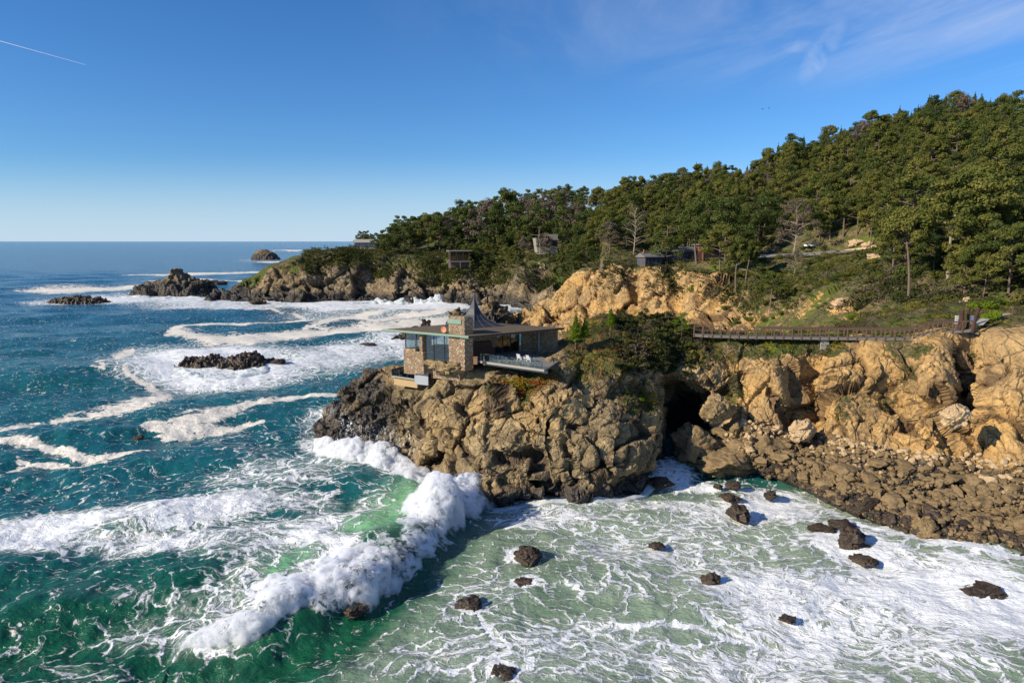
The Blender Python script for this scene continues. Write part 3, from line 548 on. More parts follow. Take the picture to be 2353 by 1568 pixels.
for st in (
 [(10,666,2),(60,667,6),(150,666,8),(270,662,6),(340,656,3)],
 [(255,632,1),(380,631,3.2),(480,628,2.5),(600,625,2.5),(720,624,4)],
 [(320,645,1.5),(420,643,2),(560,646,2.5)], [(560,603,1),(640,602,2)], [(625,576,1),(700,575,1.5),(800,577,2)], [(690,584,1),(720,588,2)],
 [(378,770,4),(400,764,9),(470,775,11),(560,777,11),(650,768,12),(760,758,10),(900,745,8),(1060,730,7)],
 [(392,762,7),(430,749,5),(500,744,4),(560,743,3),(700,738,3),(800,730,4),(870,735,3)],
 [(700,752,5),(760,738,6),(840,722,7),(890,715,4)], [(830,742,3),(900,728,5),(1000,720,4),(1060,712,4)], [(560,715,2),(620,712,2.5),(700,730,2)],
 [(265,815,6),(285,808,11),(302,802,7)], [(300,812,4),(255,828,4.5),(228,838,4),(240,850,3),(210,850,2)],
 [(285,850,4),(320,868,6),(360,880,9),(385,890,9),(375,915,22),(300,940,24),(200,958,20),(100,975,16),(0,990,12),(-160,1005,10)],
 [(330,983,5),(400,990,17),(480,970,16),(560,945,13),(640,928,9),(790,915,4)], [(380,1000,8),(450,985,10),(520,985,6),(610,970,4)],
 [(-160,1025,10),(60,1026,9),(140,1033,9),(215,1050,12),(280,1045,8),(345,1035,2)], [(10,1075,3),(60,1062,6),(150,1055,5)], [(120,1062,3),(40,1058,4),(240,1066,4)],
 ): mat = np.maximum(mat, stroke(st))
lace = np.full_like(px, .10)
def ell(cx, cy, rx, ry, v, rot=0.0):
    global lace
    c, s_ = math.cos(rot), math.sin(rot); dx, dy = wpx - cx, wpy - cy
    u, v_ = (dx * c + dy * s_) / rx, (-dx * s_ + dy * c) / ry
    lace = np.maximum(lace, v * (1 - sst(.35, 1.15, np.sqrt(u * u + v_ * v_))))
lace = np.where(py < 700, .05, lace); lace = np.where((py > 1060), .17, lace)
ell(500,835,330,62,.92); ell(330,815,110,30,.6); ell(760,815,230,38,.80,-.12); ell(950,785,150,45,.8); ell(700,850,200,25,.45)
ell(350,688,300,16,.85); ell(560,700,330,18,.75); ell(800,700,280,18,.85); ell(960,702,200,22,.9); ell(850,722,300,26,.55); ell(130,697,110,10,.7); ell(1180,705,150,16,.7); ell(600,598,90,8,.4); ell(1200,745,60,14,.7)
ell(750,1010,110,70,.75,.6); ell(870,1060,190,40,.95,.2); ell(640,1080,260,60,.5); ell(560,1010,140,50,.38)
ell(120,1215,280,62,.86,-.15); ell(430,1180,330,62,.88,-.12); ell(600,1250,330,70,.72,-.1); ell(330,1260,330,50,.8); ell(760,1250,160,90,.80,-.3); ell(130,1270,180,40,.7)
ell(620,1360,300,90,.92,-.3); ell(560,1400,330,95,.82,-.3); ell(760,1290,150,70,.95,-.5); ell(860,1180,110,60,.85,-.5); ell(380,1440,250,60,.66,-.2); ell(200,1540,150,35,.45); ell(330,1380,200,30,.5); ell(700,1160,140,40,.6); ell(930,1120,120,70,.5,-.5)
ell(1250,1180,260,50,.62); ell(1600,1250,420,130,.60); ell(1950,1420,560,170,.86,.25); ell(1350,1520,420,120,.66); ell(2250,1380,360,120,.95,.3); ell(1750,1160,240,60,.86); ell(2000,1260,240,60,.92,.3); ell(1800,1540,600,90,.8)
ell(1050,1520,200,80,.62); ell(900,1540,160,50,.45); ell(1120,1400,170,130,.42); ell(1500,1360,300,70,.52); ell(1540,1080,70,35,.8); ell(1460,1140,420,22,.62)
for st in ([(1560,1098,9),(1700,1108,10),(1790,1122,12),(1870,1150,14),(1960,1195,16),(2080,1232,16),(2200,1262,16),(2352,1295,18),(2500,1320,18)], [(870,1225,6),(960,1170,6),(1080,1155,6)], [(1090,1410,5),(1140,1500,12),(1250,1500,14),(1400,1460,12),(1560,1440,14),(1800,1490,18),(2050,1520,22)], [(1560,1370,8),(1640,1430,10),(1760,1480,12),(1900,1550,14)], [(1790,1180,10),(1850,1230,12),(1960,1280,14),(2100,1320,16),(2352,1400,24)], [(780,1130,4),(700,1170,6),(640,1165,4)]):
    lace = np.maximum(lace, stroke(st, .98))
for a_, b_, w_ in ((1210,1285,60),(1208,1350,50),(1080,1405,60),(1150,1550,80),(1512,1258,45),(1640,1340,50),(1816,1428,45),(1703,1188,60),(1772,1143,40),(1684,1150,50),(1968,1262,90),(1992,1295,60),(2272,1378,100)):
    ell(a_, b_ + 3, w_, w_ * .42, .9)
# shadowed wave face and the painted green glow behind the crest stay clear of foam
lace = np.clip(lace * (1 + .75 * fbm(P3 * .075 + 4, 4, 66) * (py > 900)), 0, 1.05)
face = np.exp(-((sd - 3.0) / 2.4) ** 2) * (tt > .08) * (tt < .93)
lace = lace * (1 - .55 * face)
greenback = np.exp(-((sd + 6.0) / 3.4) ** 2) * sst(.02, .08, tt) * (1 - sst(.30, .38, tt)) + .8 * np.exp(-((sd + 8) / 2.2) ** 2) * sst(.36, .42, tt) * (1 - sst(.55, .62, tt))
lace = lace * (1 - .8 * np.clip(greenback, 0, 1))
# water body colour: blue offshore, teal inshore, milky green in the cove
deep, teal, green, milky = np.array([.006, .078, .142]), np.array([.009, .102, .112]), np.array([.008, .085, .042]), np.array([.235, .315, .215])
k1 = sst(620, 850, py)[..., None]; k2 = (sst(1100, 1420, py + (px - 500) * .12))[..., None]
wc = deep * (1 - k1) + teal * k1; wc = wc * (1 - k2) + green * k2
bayk = np.clip(bay * (1.0 + .4 * fbm(P3 * .05, 3, 77)) - .45 * ellm(px, py, 1130, 1400, 240, 130), 0, 1)[..., None]
wc = wc * (1 - bayk) + milky * bayk
aer = np.clip(sst(.45, .95, lace) * .55 * (py > 950), 0, 1)[..., None] * (1 - bayk); wc = wc * (1 - aer) + np.array([.06, .17, .12]) * aer
gb = np.clip(greenback, 0, 1)[..., None]; wc = wc * (1 - gb) + np.array([.20, .44, .22]) * gb  # light glowing through the wave, painted as paler green water
o = mesh_obj('sea', G.reshape(-1, 3), gridfaces(len(pys), len(sx))[:, ::-1], None, smooth=True); tag(o, kind='structure')
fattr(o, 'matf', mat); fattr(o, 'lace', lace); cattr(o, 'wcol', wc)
SEAZ = (Xg, Yg, Z)
m = NT('sea_water'); p = m.pos()
nearp = m.map(p, (1, 1, .25))
wcoarse = m.noise(nearp, .09, 4, .55, col=True); wfine = m.noise(nearp, .55, 3, .6, col=True)
q = m.vadd(m.vadd(nearp, wcoarse, 14.0), wfine, 2.0)
qs = m.map(q, (1.0, 1.35, 1), (0, 0, .45))
e1 = m.voro(qs, .36, 'DISTANCE_TO_EDGE', '2D'); e2 = m.voro(qs, 1.05, 'DISTANCE_TO_EDGE', '2D')
ns = m.noise(q, .75, 7, .68, 0.6); nbig = m.noise(nearp, .11, 3, .5); nst = m.noise(m.map(q, (.35, 1.7, 1), (0, 0, .30)), 1.3, 6, .68)
l1 = m.ramp(e1, .16, 0.0); l2 = m.ramp(e2, .20, 0.0)
f = m.math('ADD', m.math('MULTIPLY', l1, .32), m.math('MULTIPLY', l2, .18))
f = m.math('ADD', f, m.math('MULTIPLY', ns, .82)); f = m.math('ADD', f, m.math('MULTIPLY', nst, .75)); f = m.math('ADD', f, m.math('MULTIPLY', nbig, .30))   # mean ~ .9+.2
la = m.attr('lace')
thr = m.math('SUBTRACT', 1.43, m.math('MULTIPLY', la, .74))
lf = m.ramp(m.math('SUBTRACT', f, thr), -.09, .21)
milk = m.ramp(m.math('SUBTRACT', f, thr), -.34, .10, 0, .48)        # thin milky film around the foam
pn = m.noise(q, .55, 9, .74); mf = m.ramp(m.math('ADD', m.attr('matf'), m.math('MULTIPLY', m.math('SUBTRACT', pn, .5), 3.4)), .36, .52)
cap = m.noise(p, .6, 5, .65); capm = m.ramp(cap, .76, .82, 0, .7)
foam = m.math('MAXIMUM', m.math('MAXIMUM', lf, mf), m.math('MULTIPLY', capm, m.ramp(la, .04, .2)), clamp=True)
fcol = m.mix(mf, m.mix(ns, (.74, .78, .80), (.86, .88, .88)), m.mix(m.noise(p, 2.3, 5, .7), (.70, .63, .49), (.88, .86, .80)))
wcol = m.attr('wcol', True)
wcol = m.mix(m.math('MULTIPLY', milk, m.ramp(la, .2, .5)), wcol, (.42, .50, .40))
col = m.mix(foam, wcol, fcol)
b1 = m.noise(m.map(p, (1, 1.7, 1), (0, 0, -.4)), .35, 6, .62); b2 = m.noise(m.map(p, (1, 2.0, 1), (0, 0, .25)), 1.4, 5, .65); b3 = m.noise(m.map(p, (1, 1.6, 1), (0, 0, -.4)), .06, 4, .5)
h = m.math('ADD', m.math('MULTIPLY', b1, 1.0), m.math('MULTIPLY', b2, .33)); h = m.math('ADD', h, m.math('MULTIPLY', foam, .20)); h = m.math('ADD', h, m.math('MULTIPLY', b3, 2.2)); h = m.math('ADD', h, m.math('MULTIPLY', m.math('MULTIPLY', ns, foam), .5))
nr = m.bump(h, .8, .55)
m.bsdf(col, m.math('ADD', m.math('MULTIPLY', foam, .6), .16), .5, nr, IOR=1.33)
o.data.materials.append(m.m)
# ------------------------------------------------------------------ building blocks
def prism(poly, z0, z1, z0b=None):
    n = len(poly); V = [(x, y, z0) for x, y in poly] + [(x, y, z1) for x, y in poly]
    A = sum(poly[i][0] * poly[(i + 1) % n][1] - poly[(i + 1) % n][0] * poly[i][1] for i in range(n))
    Fc = [tuple(range(n))[::-1], tuple(range(n, 2 * n))] + [(i, (i + 1) % n, n + (i + 1) % n, n + i) for i in range(n)]
    if A < 0: Fc = [f[::-1] for f in Fc]
    return V, Fc
def join(parts):
    V, Fc = [], []
    for v, f in parts:
        k = len(V); V += [tuple(p) for p in v]; Fc += [tuple(i + k for i in q) for q in f]
    return V, Fc
def beam(a, b, w_, h_, up=(0, 0, 1)):
    a, b = Vector(a), Vector(b); d = (b - a).normalized(); s = d.cross(Vector(up))
    if s.length < 1e-3: s = Vector((1, 0, 0))
    s.normalize(); u = s.cross(d).normalized(); V = []
    for p in (a, b):
        for i, j in ((-1, -1), (1, -1), (1, 1), (-1, 1)): V.append(tuple(p + s * (i * w_ / 2) + u * (j * h_ / 2)))
    return V, [(0, 1, 2, 3), (7, 6, 5, 4), (0, 4, 5, 1), (1, 5, 6, 2), (2, 6, 7, 3), (3, 7, 4, 0)]
def tube(pts, rad, seg=7):
    V, Fc = [], []; pts = [Vector(p) for p in pts]
    for i, p in enumerate(pts):
        d = (pts[min(i + 1, len(pts) - 1)] - pts[max(i - 1, 0)]).normalized(); s = d.cross(Vector((0.3, 0.9, 0.1))).normalized(); u = d.cross(s)
        r = rad[i] if hasattr(rad, '__len__') else rad
        for k in range(seg):
            t = 2 * math.pi * k / seg; V.append(tuple(p + s * (math.cos(t) * r) + u * (math.sin(t) * r)))
    for i in range(len(pts) - 1):
        for k in range(seg): Fc.append((i * seg + k, i * seg + (k + 1) % seg, (i + 1) * seg + (k + 1) % seg, (i + 1) * seg + k))
    Fc.append(tuple(range(seg))[::-1]); Fc.append(tuple((len(pts) - 1) * seg + k for k in range(seg)))
    return V, Fc
def part(name, vf, mat, parent, smooth=False): return mesh_obj(name, vf[0], vf[1], mat, parent, smooth)

# ------------------------------------------------------------------ stone house on the rock
HN = Vector((-5.5, 85.2)); HA = Vector((-.867, .498)); HB = Vector((.831, .556)); EAVE, FLOOR = 18.0, 14.7
def hp(u, v): p = HN + HA * u + HB * v; return (p.x, p.y)
def hbox(u0, u1, v0, v1, z0, z1): return prism([hp(u0, v0), hp(u1, v0), hp(u1, v1), hp(u0, v1)], z0, z1)
mt = NT('field_stone'); p_ = mt.map(mt.pos(), (1, 1, 1.5)); vv = mt.vadd(p_, mt.noise(p_, 2, 3, .5, col=True), .25)
ce = mt.voro(vv, 3.3, 'DISTANCE_TO_EDGE'); cc_ = mt.voro(vv, 3.3, 'F1', out='Color')
sx_ = mt.n('ShaderNodeSeparateColor'); mt.l(cc_, sx_.inputs[0])
c_ = mt.mix(sx_.outputs[0], (.38, .255, .14), (.25, .175, .12)); c_ = mt.mix(mt.ramp(sx_.outputs[1], .55, .9), c_, (.46, .36, .25)); c_ = mt.mix(mt.ramp(ce, .07, 0.0), c_, (.13, .10, .075))
mt.bsdf(c_, .9, .2, mt.bump(mt.ramp(ce, 0, .16), .9, .07)); M_stone = mt.m
M_roof = simple('gravel_roof', (.125, .098, .068), .95, .15, .35, 2.2, bump=.5)
M_copper = simple('green_copper', (.20, .29, .22), .7, .2, .25)
M_frame = simple('dark_window_frame', (.035, .028, .022), .5, .3, .1)
M_concrete = simple('pale_concrete', (.28, .26, .225), .8, .3, .12, 1.5)
M_grey = simple('grey_board', (.32, .34, .37), .6, .3, .06)
M_deckwood = simple('weathered_boards', (.20, .185, .165), .85, .2, .3, 6)
M_tan = simple('tan_boards', (.40, .28, .15), .8, .2, .2, 4)
M_inwall = simple('warm_interior_wood', (.30, .16, .05), .5, .3, .3, 2)
M_brown = simple('dark_red_brown_wood', (.075, .035, .025), .7, .3, .35, 5)
M_redwall = simple('red_brown_siding', (.16, .06, .045), .8, .2, .25, 2)
M_white = simple('white_paint', (.78, .78, .76), .5, .4, .03)
M_cushion = simple('blue_cushion', (.30, .42, .60), .8, .2, .1)
def glassmat(name, tint, k, rough=0.02):
    m = NT(name); t = m.n('ShaderNodeBsdfTransparent'); t.inputs[0].default_value = tint + (1,); g = m.n('ShaderNodeBsdfGlossy'); g.inputs['Roughness'].default_value = rough
    f = m.n('ShaderNodeFresnel'); f.inputs[0].default_value = 1.5; x = m.n('ShaderNodeMixShader'); m.l(m.math('ADD', f.outputs[0], k, True), x.inputs[0]); m.l(t.outputs[0], x.inputs[1]); m.l(g.outputs[0], x.inputs[2]); m.l(x.outputs[0], m.out.inputs[0]); return m.m
M_glass = glassmat('clear_glass', (.80, .86, .86), .03)
M_dglass = glassmat('tinted_glass', (.16, .19, .24), .10, .06); M_spire = simple('spire_glass', (.04, .04, .052), .5, .25, .1)
M_rib = simple('spire_rib', (.12, .13, .135), .7)
house = empty('stone_house', (*hp(6, 6), FLOOR)); tag(house, 'low stone house with flat roof and pointed glass spire, perched on the sea rock', 'house')
from mathutils import Matrix
def hpart(name, vf, mat, parent=None, smooth=False):
    o = part(name, vf, mat, None, smooth); par = parent or house
    o.parent = par; o.matrix_parent_inverse = Matrix.Translation(-house.location) if par is house else Matrix.Identity(4)
    return o
# roof: a shallow hipped slab
def roofpart():
    LA, LB = 13.84, 15.28; e = 10; V, Fc = [], []
    for lay in (0, 1):
        for i in range(e + 1):
            for j in range(e + 1):
                x, y = hp(LA * i / e, LB * j / e); k = min(i, j, e - i, e - j) / (e / 2)
                V.append((x, y, EAVE + .16 + .55 * k if lay == 0 else EAVE - .10))
    n = (e + 1) ** 2
    for i in range(e):
        for j in range(e):
            a = i * (e + 1) + j; q = (a, a + 1, a + e + 2, a + e + 1); Fc.append(q); Fc.append(tuple(n + t for t in q[::-1]))
    ring = [i * (e + 1) for i in range(e)] + [e * (e + 1) + j for j in range(e)] + [(e - i) * (e + 1) + e for i in range(e)] + [e - j for j in range(e)]
    for a, b in zip(ring, ring[1:] + ring[:1]): Fc.append((a, b, n + b, n + a))
    return V, Fc
hpart('roof', roofpart(), M_roof)
hpart('roof_edge', join([hbox(-.06, 13.9, -.07, 0.0, EAVE - .05, EAVE + .22), hbox(-.002, 1.2, .003, .05, EAVE - .16, EAVE - .104)]), M_copper)
hpart('roof_fascia', hbox(-.07, -.003, 0.0, 15.3, EAVE - .03, EAVE + .17), M_brown)
# spire: concave four-sided glass pyramid with ribs
cu, cv, hd = 6.9, 7.6, 2.5; prof = [(1.0, 0), (.72, .36), (.46, .90), (.27, 1.6), (.15, 2.4), (.06, 3.4), (.0, 4.3)]
def sp(iu, iv, r, h): x, y = hp(cu + iu * hd * r, cv + iv * hd * r); return (x, y, EAVE + .52 + h)
cor = [(-1, -1), (1, -1), (1, 1), (-1, 1)]; V, Fc = [], []
for r, h in prof:
    for c in cor: V.append(sp(*c, max(r, .004), h))
for i in range(len(prof) - 1):
    for k in range(4): Fc.append((i * 4 + k, i * 4 + (k + 1) % 4, i * 4 + 4 + (k + 1) % 4, i * 4 + 4 + k))
spire = hpart('spire', (V, Fc), M_spire)
ribs = []
for c in cor:
    for i in range(len(prof) - 1): ribs.append(beam(sp(*c, *prof[i]), sp(*c, *prof[i + 1]), .06, .06))
for k in range(4):
    a, b = cor[k], cor[(k + 1) % 4]
    for t in (1 / 3, 2 / 3):
        c = (a[0] + (b[0] - a[0]) * t, a[1] + (b[1] - a[1]) * t)
        for i in range(3): ribs.append(beam(sp(*c, *prof[i]), sp(*c, *prof[i + 1]), .05, .05))
    ribs.append(beam(sp(*a, *prof[1]), sp(*b, *prof[1]), .05, .05)); ribs.append(beam(sp(*a, *prof[3]), sp(*b, *prof[3]), .05, .05))
for r_ in ribs: part('rib', r_, M_rib, spire)
# chimney pillar with copper cap, walls, pillars
hpart('chimney', join([hbox(1.1, 3.55, .5, 1.75, 13.6, 20.35), hbox(1.25, 3.4, .65, 1.6, 20.35, 20.5)]), M_stone)
hpart('chimney_cap', hbox(1.5, 3.6, .38, .497, 19.55, 20.15), M_copper)
hpart('pillar', hbox(8.3, 8.75, .9, 2.3, 15.35, EAVE - .1), M_stone)
hpart('pillar_base', join([hbox(8.0, 9.6, .75, 2.5, 12.4, 15.25), hbox(7.93, 9.67, .68, 2.57, 15.25, 15.35)]), M_stone)
hpart('low_wall', join([hbox(9.6, 11.6, 1.0, 1.35, 12.2, 15.7), hbox(11.25, 11.6, 1.35, 7.5, 12.2, 15.7)]), M_stone)
hpart('foundation', hbox(3.5, 8.1, 2.0, 3.4, 11.8, FLOOR - .36), M_stone)
hpart('stone_wall', hbox(5.0, 5.35, 3.0, 9.0, FLOOR, EAVE - .1), M_stone)
hpart('stone_wall', join([hbox(4.4, 4.75, 13.1, 14.9, FLOOR, EAVE - .1), hbox(.6, 4.4, 14.6, 14.9, FLOOR, EAVE - .1)]), M_stone)
hpart('back_wall', join([hbox(5.4, 11.5, 13.2, 13.5, FLOOR, EAVE - .1)]), M_inwall)
hpart('floor', hbox(3.4, 11.2, 1.4, 13.1, FLOOR - .35, FLOOR - .02), M_deckwood)
hpart('post', join([beam((*hp(2.9, 14.2), FLOOR), (*hp(2.9, 14.2), EAVE - .1), .14, .14)]), M_grey)
g1 = hpart('window', hbox(3.6, 7.95, 1.1, 1.13, FLOOR - .3, EAVE - .12), M_glass)
fr = [beam((*hp(u, 1.1), FLOOR - .4), (*hp(u, 1.1), EAVE - .1), .11, .11) for u in (3.7, 4.9, 6.6, 7.9)] + [beam((*hp(3.7, 1.1), z), (*hp(6.6, 1.1), z), .09, .09) for z in (16.6,)] + [beam((*hp(3.7, 1.1), z), (*hp(7.9, 1.1), z), .09, .09) for z in (FLOOR - .2, EAVE - .18)]
part('frame', join(fr), M_frame, g1)
g2 = hpart('window', join([hbox(8.8, 11.4, 1.15, 1.18, 15.72, EAVE - .12), hbox(11.4, 11.43, 1.2, 7.5, 15.72, EAVE - .12)]), M_glass)
fr = [beam((*hp(8.8, 1.16), EAVE - .16), (*hp(11.45, 1.16), EAVE - .16), .08, .08), beam((*hp(11.4, 1.1), EAVE - .16), (*hp(11.4, 7.5), EAVE - .16), .08, .08)] + [beam((*hp(u, 1.16), 15.7), (*hp(u, 1.16), EAVE - .1), .12, .12) for u in (11.4, 9.5)] + [beam((*hp(11.4, v), 15.7), (*hp(11.4, v), EAVE - .1), .1, .1) for v in (2.6, 4.2, 5.8, 7.5)] + [beam((*hp(8.8, 1.16), 15.76), (*hp(11.4, 1.16), 15.76), .08, .08)]
part('frame', join(fr), M_frame, g2)
g3 = hpart('window', hbox(5.1, 5.13, 9.0, 13.1, FLOOR + .05, EAVE - .12), M_dglass)
part('frame', join([beam((*hp(5.1, v), FLOOR), (*hp(5.1, v), EAVE - .1), .12, .12) for v in (9.05, 10.4, 11.7, 13.05)] + [beam((*hp(5.1, 9), z), (*hp(5.1, 13.1), z), .1, .1) for z in (FLOOR + .05, EAVE - .18)]), M_frame, g3)
# warm wood seen through the terrace windows
hpart('inner_door', hbox(5.6, 5.7, 9.3, 11.6, FLOOR, EAVE - .3), M_tan)
hpart('grill_counter', join([hbox(4.2, 4.98, 4.4, 8.2, FLOOR, 15.7), hbox(4.35, 4.98, 4.9, 7.9, 15.7, 16.6)]), M_brown)
# terrace with glass balustrade
terr = empty('terrace', (0, 0, 0)); tag(terr, 'grey terrace with pale edge and glass balustrade jutting out right of the chimney', 'terrace')
tA, tB, tC, tD = Vector((-4.0, 86.9)), Vector((3.95, 80.9)), Vector((6.0, 87.0)), Vector(hp(5, 13.1))
tE = Vector(hp(5, 3))
part('floor_slab', prism([tA, tB, tC, tD, tE], FLOOR - .22, FLOOR - .03), M_deckwood, terr)
dirT = (tB - tA).normalized(); nT = Vector((dirT.y, -dirT.x))
part('white_edge', join([prism([tA + nT * .02, tB + nT * .02, tB + nT * .14, tA + nT * .14], FLOOR - .24, FLOOR + .03)]), M_concrete, terr)
part('beam', join([prism([tA + nT * .1 - nT * .5, tB - nT * .4, tB - nT * .65, tA - nT * .65], FLOOR - .55, FLOOR - .225)]), M_concrete, terr)
gr = part('glass_panel', prism([tA + nT * .04, tA + (tB - tA) * .985 + nT * .04, tA + (tB - tA) * .985 + nT * .06, tA + nT * .06], FLOOR + .07, FLOOR + 1.02), M_glass, terr)
for t in np.linspace(0.0, .985, 8):
    q = tA + (tB - tA) * float(t); part('post', beam((*q, FLOOR), (*q, FLOOR + 1.0), .035, .035), M_grey, terr)
# lounge chairs and a small table
def lounge(loc, rz, label):
    r = empty('lounge_chair', loc, rz); r.scale = (.85, .85, .85); tag(r, label, 'chair', 'lounge chairs on the terrace')
    part('seat', join([beam((-.3, -.45, .36), (-.3, .35, .26), .06, .06), beam((.3, -.45, .36), (.3, .35, .26), .06, .06), beam((0, -.46, .36), (0, -.40, .36), .62, .05)]), M_white, r)
    part('cushion', join([beam((0, -.42, .42), (0, .33, .33), .56, .10), beam((0, .36, .36), (0, .66, 1.0), .56, .10)]), M_cushion, r)
    part('backrest', join([beam((x, .38, .26), (x, .74, 1.05), .09, .03) for x in (-.26, -.13, 0, .13, .26)]), M_white, r)
    for s in (-1, 1):
        part('armrest', beam((s * .38, -.5, .58), (s * .38, .55, .54), .13, .035), M_white, r)
        part('leg', beam((s * .37, -.44, 0), (s * .37, -.44, .57), .08, .05), M_white, r)
        part('leg', beam((s * .36, .42, 0), (s * .36, .34, .56), .08, .05), M_white, r)
def onterr(px_, py_): x, y, z = W(px_, py_, FLOOR - .03); return (x, y, z)
lounge(onterr(1196, 827), 2.5, 'blue cushioned white lounge chair on the terrace, the one nearer the house')
lounge(onterr(1218, 830), 2.4, 'blue cushioned white lounge chair on the terrace, the one beside the rocks')
t = empty('side_table', onterr(1207, 829)); tag(t, 'small white table between the two lounge chairs', 'table')
part('table_top', prism([(.28 * math.cos(a), .28 * math.sin(a)) for a in np.linspace(0, 2 * math.pi, 13)[:-1]], .40, .44), M_white, t)
for a in (0.5, 2.6, 4.7): part('leg', beam((.2 * math.cos(a), .2 * math.sin(a), 0), (.16 * math.cos(a), .16 * math.sin(a), .40), .04, .04), M_white, t)
# round dish on the roof
q = hp(4.5, .75); t = empty('roof_dish', (*q, EAVE + .2)); tag(t, 'round rusty red dish on the roof edge beside the chimney', 'dish')
V = [(0, -.08, .5)]; Fc = []
for r in (.22, .42):
    for k in range(14): a = 2 * math.pi * k / 14; V.append((r * math.cos(a), -.08 - .5 * r * r * 1.2, .5 + r * math.sin(a)))
for k in range(14): Fc += [(0, 1 + k, 1 + (k + 1) % 14), (1 + k, 15 + k, 15 + (k + 1) % 14, 1 + (k + 1) % 14)]
part('dish', (V, Fc), simple('rusty_disc', (.55, .22, .12), .6, .3, .35, 5), t); part('arm', beam((0, 0, -.1), (0, -.04, .5), .05, .05), M_grey, t); t.rotation_euler = (0, 0, -.5)
# planter box, hot tub enclosure, small lower deck
q = W(1092, 834, FLOOR - .1); t = mesh_obj('planter_box', *join([beam((q[0], q[1], q[2] - .1), (q[0], q[1], q[2] + .75), .5, .5), beam((q[0], q[1], q[2] + .75), (q[0], q[1], q[2] + .82), .58, .58)]), simple('brown_box', (.30, .17, .09), .8)); tag(t, 'small square brown wooden box standing at the foot of the chimney pillar', 'planter')
low = empty('lower_deck', (0, 0, 0)); tag(low, 'small lower deck with glass sides and tan boarding on the dark west rock', 'deck')
zz = 11.46; a_, b_ = Vector((-16.75, 93.5)), Vector((-13.1, 91.1)); bk = Vector((1.6, 2.6))
part('floor_slab', prism([a_, b_, b_ + bk, a_ + bk], zz - .16, zz), M_deckwood, low); dn = (b_ - a_).normalized(); nn = Vector((dn.y, -dn.x))
part('white_edge', prism([a_ + nn * .01, b_ + nn * .01, b_ + nn * .12, a_ + nn * .12], zz - .15, zz + .05), M_concrete, low)
part('boarding', prism([a_ + bk * .1 + dn * .1, b_ + bk * .1, b_ + bk * .2, a_ + bk * .2 + dn * .1], zz - 1.3, zz - .16), M_tan, low)
part('glass_panel', join([prism([a_ + nn * .03, b_ + nn * .03, b_ + nn * .05, a_ + nn * .05], zz + .06, zz + .95), prism([a_ - dn * .02, a_ + bk, a_ + bk - dn * .02, a_ - dn * .04], zz + .02, zz + .95)]), M_glass, low)
for t_ in (0, .33, .66): q = a_ + (b_ - a_) * t_; part('post', beam((*q, zz), (*q, zz + .95), .05, .05), M_grey, low)
t = empty('grey_screen', (0, 0, 0)); c0 = b_ + nn * .25 + dn * .03; c1 = c0 + Vector((1.95, -.95))
t.name = 'hot_tub'; tag(t, 'boxy hot tub enclosure with a plain grey front panel beside the lower deck', 'hot tub')
part('front_panel', prism([c0, c1, c1 + Vector((.04, .08)), c0 + Vector((.04, .08))], zz - .62, zz + 1.25), M_grey, t)
part('tub_rim', join([prism([c0 + Vector((.1, .3)), c1 + Vector((.9, .5)), c1 + Vector((1.4, 1.9)), c0 + Vector((.6, 1.9))], zz + .95, zz + 1.1), prism([c0 + Vector((.3, .5)), c1 + Vector((.7, .7)), c1 + Vector((1.1, 1.6)), c0 + Vector((.7, 1.6))], zz - .6, zz + .95)]), M_brown, t)
# ------------------------------------------------------------------ footbridge
M_bridge = simple('bridge_wood', (.125, .08, .055), .85, .2, .35, 3); M_bridgedeck = simple('bridge_deck', (.17, .15, .13), .85, .2, .3, 3)
bpts = [S(1594, 766, 98.3), S(1628, 768, 97.7), S(1745, 771, 96.6), S(1885, 773, 95.3), S(1990, 774, 94.2), S(2094, 774, 93.2), S(2138, 761, 92.7), S(2226, 755, 91.9)]
BR = empty('footbridge', (0, 0, 0)); tag(BR, 'brown wooden footbridge with post railings running along the cliff top to the rock', 'bridge')
dk, rl = [], []
segs = [Vector(p) for p in bpts]
for a, b in zip(segs[:-1], segs[1:]):
    dk.append(beam(a - Vector((0, 0, .07)), b - Vector((0, 0, .07)), 1.5, .12)); s = (b - a).cross(Vector((0, 0, 1))).normalized()
    for k in (-1, 1):
        dk.append(beam(a + s * (k * .70) - Vector((0, 0, .24)), b + s * (k * .70) - Vector((0, 0, .24)), .12, .22))
        rl.append(beam(a + s * (k * .78) + Vector((0, 0, 1.22)), b + s * (k * .78) + Vector((0, 0, 1.22)), .16, .08))
        rl.append(beam(a + s * (k * .78) + Vector((0, 0, .62)), b + s * (k * .78) + Vector((0, 0, .62)), .05, .05) if a.x < 34 else beam(a + s * (k * .78) + Vector((0, 0, 1.12)), b + s * (k * .78) + Vector((0, 0, 1.12)), .06, .10))
part('deck', join(dk), M_bridgedeck, BR); part('handrail', join(rl), M_bridge, BR)
L_ = [0.0]
for a, b in zip(segs[:-1], segs[1:]): L_.append(L_[-1] + (b - a).length)
tot = L_[-1]; npz = 31; pm = None
for i in range(npz):
    s_ = tot * i / (npz - 1)
    j = min(max(k for k in range(len(L_)) if L_[k] <= s_ + 1e-6), len(segs) - 2); a, b = segs[j], segs[j + 1]; q = a + (b - a) * ((s_ - L_[j]) / (b - a).length)
    s = (b - a).cross(Vector((0, 0, 1))).normalized()
    for k in (-1, 1):
        loc = q + s * (k * .78)
        if pm is None: pm = part('post', beam((0, 0, -.42), (0, 0, 1.18), .15, .15), M_bridge, BR); pm.location = loc; o = pm
        else: o = pm.copy(); scene.collection.objects.link(o); o.parent = BR; o.location = loc
        o.rotation_euler = (0, 0, math.atan2((b - a).y, (b - a).x))
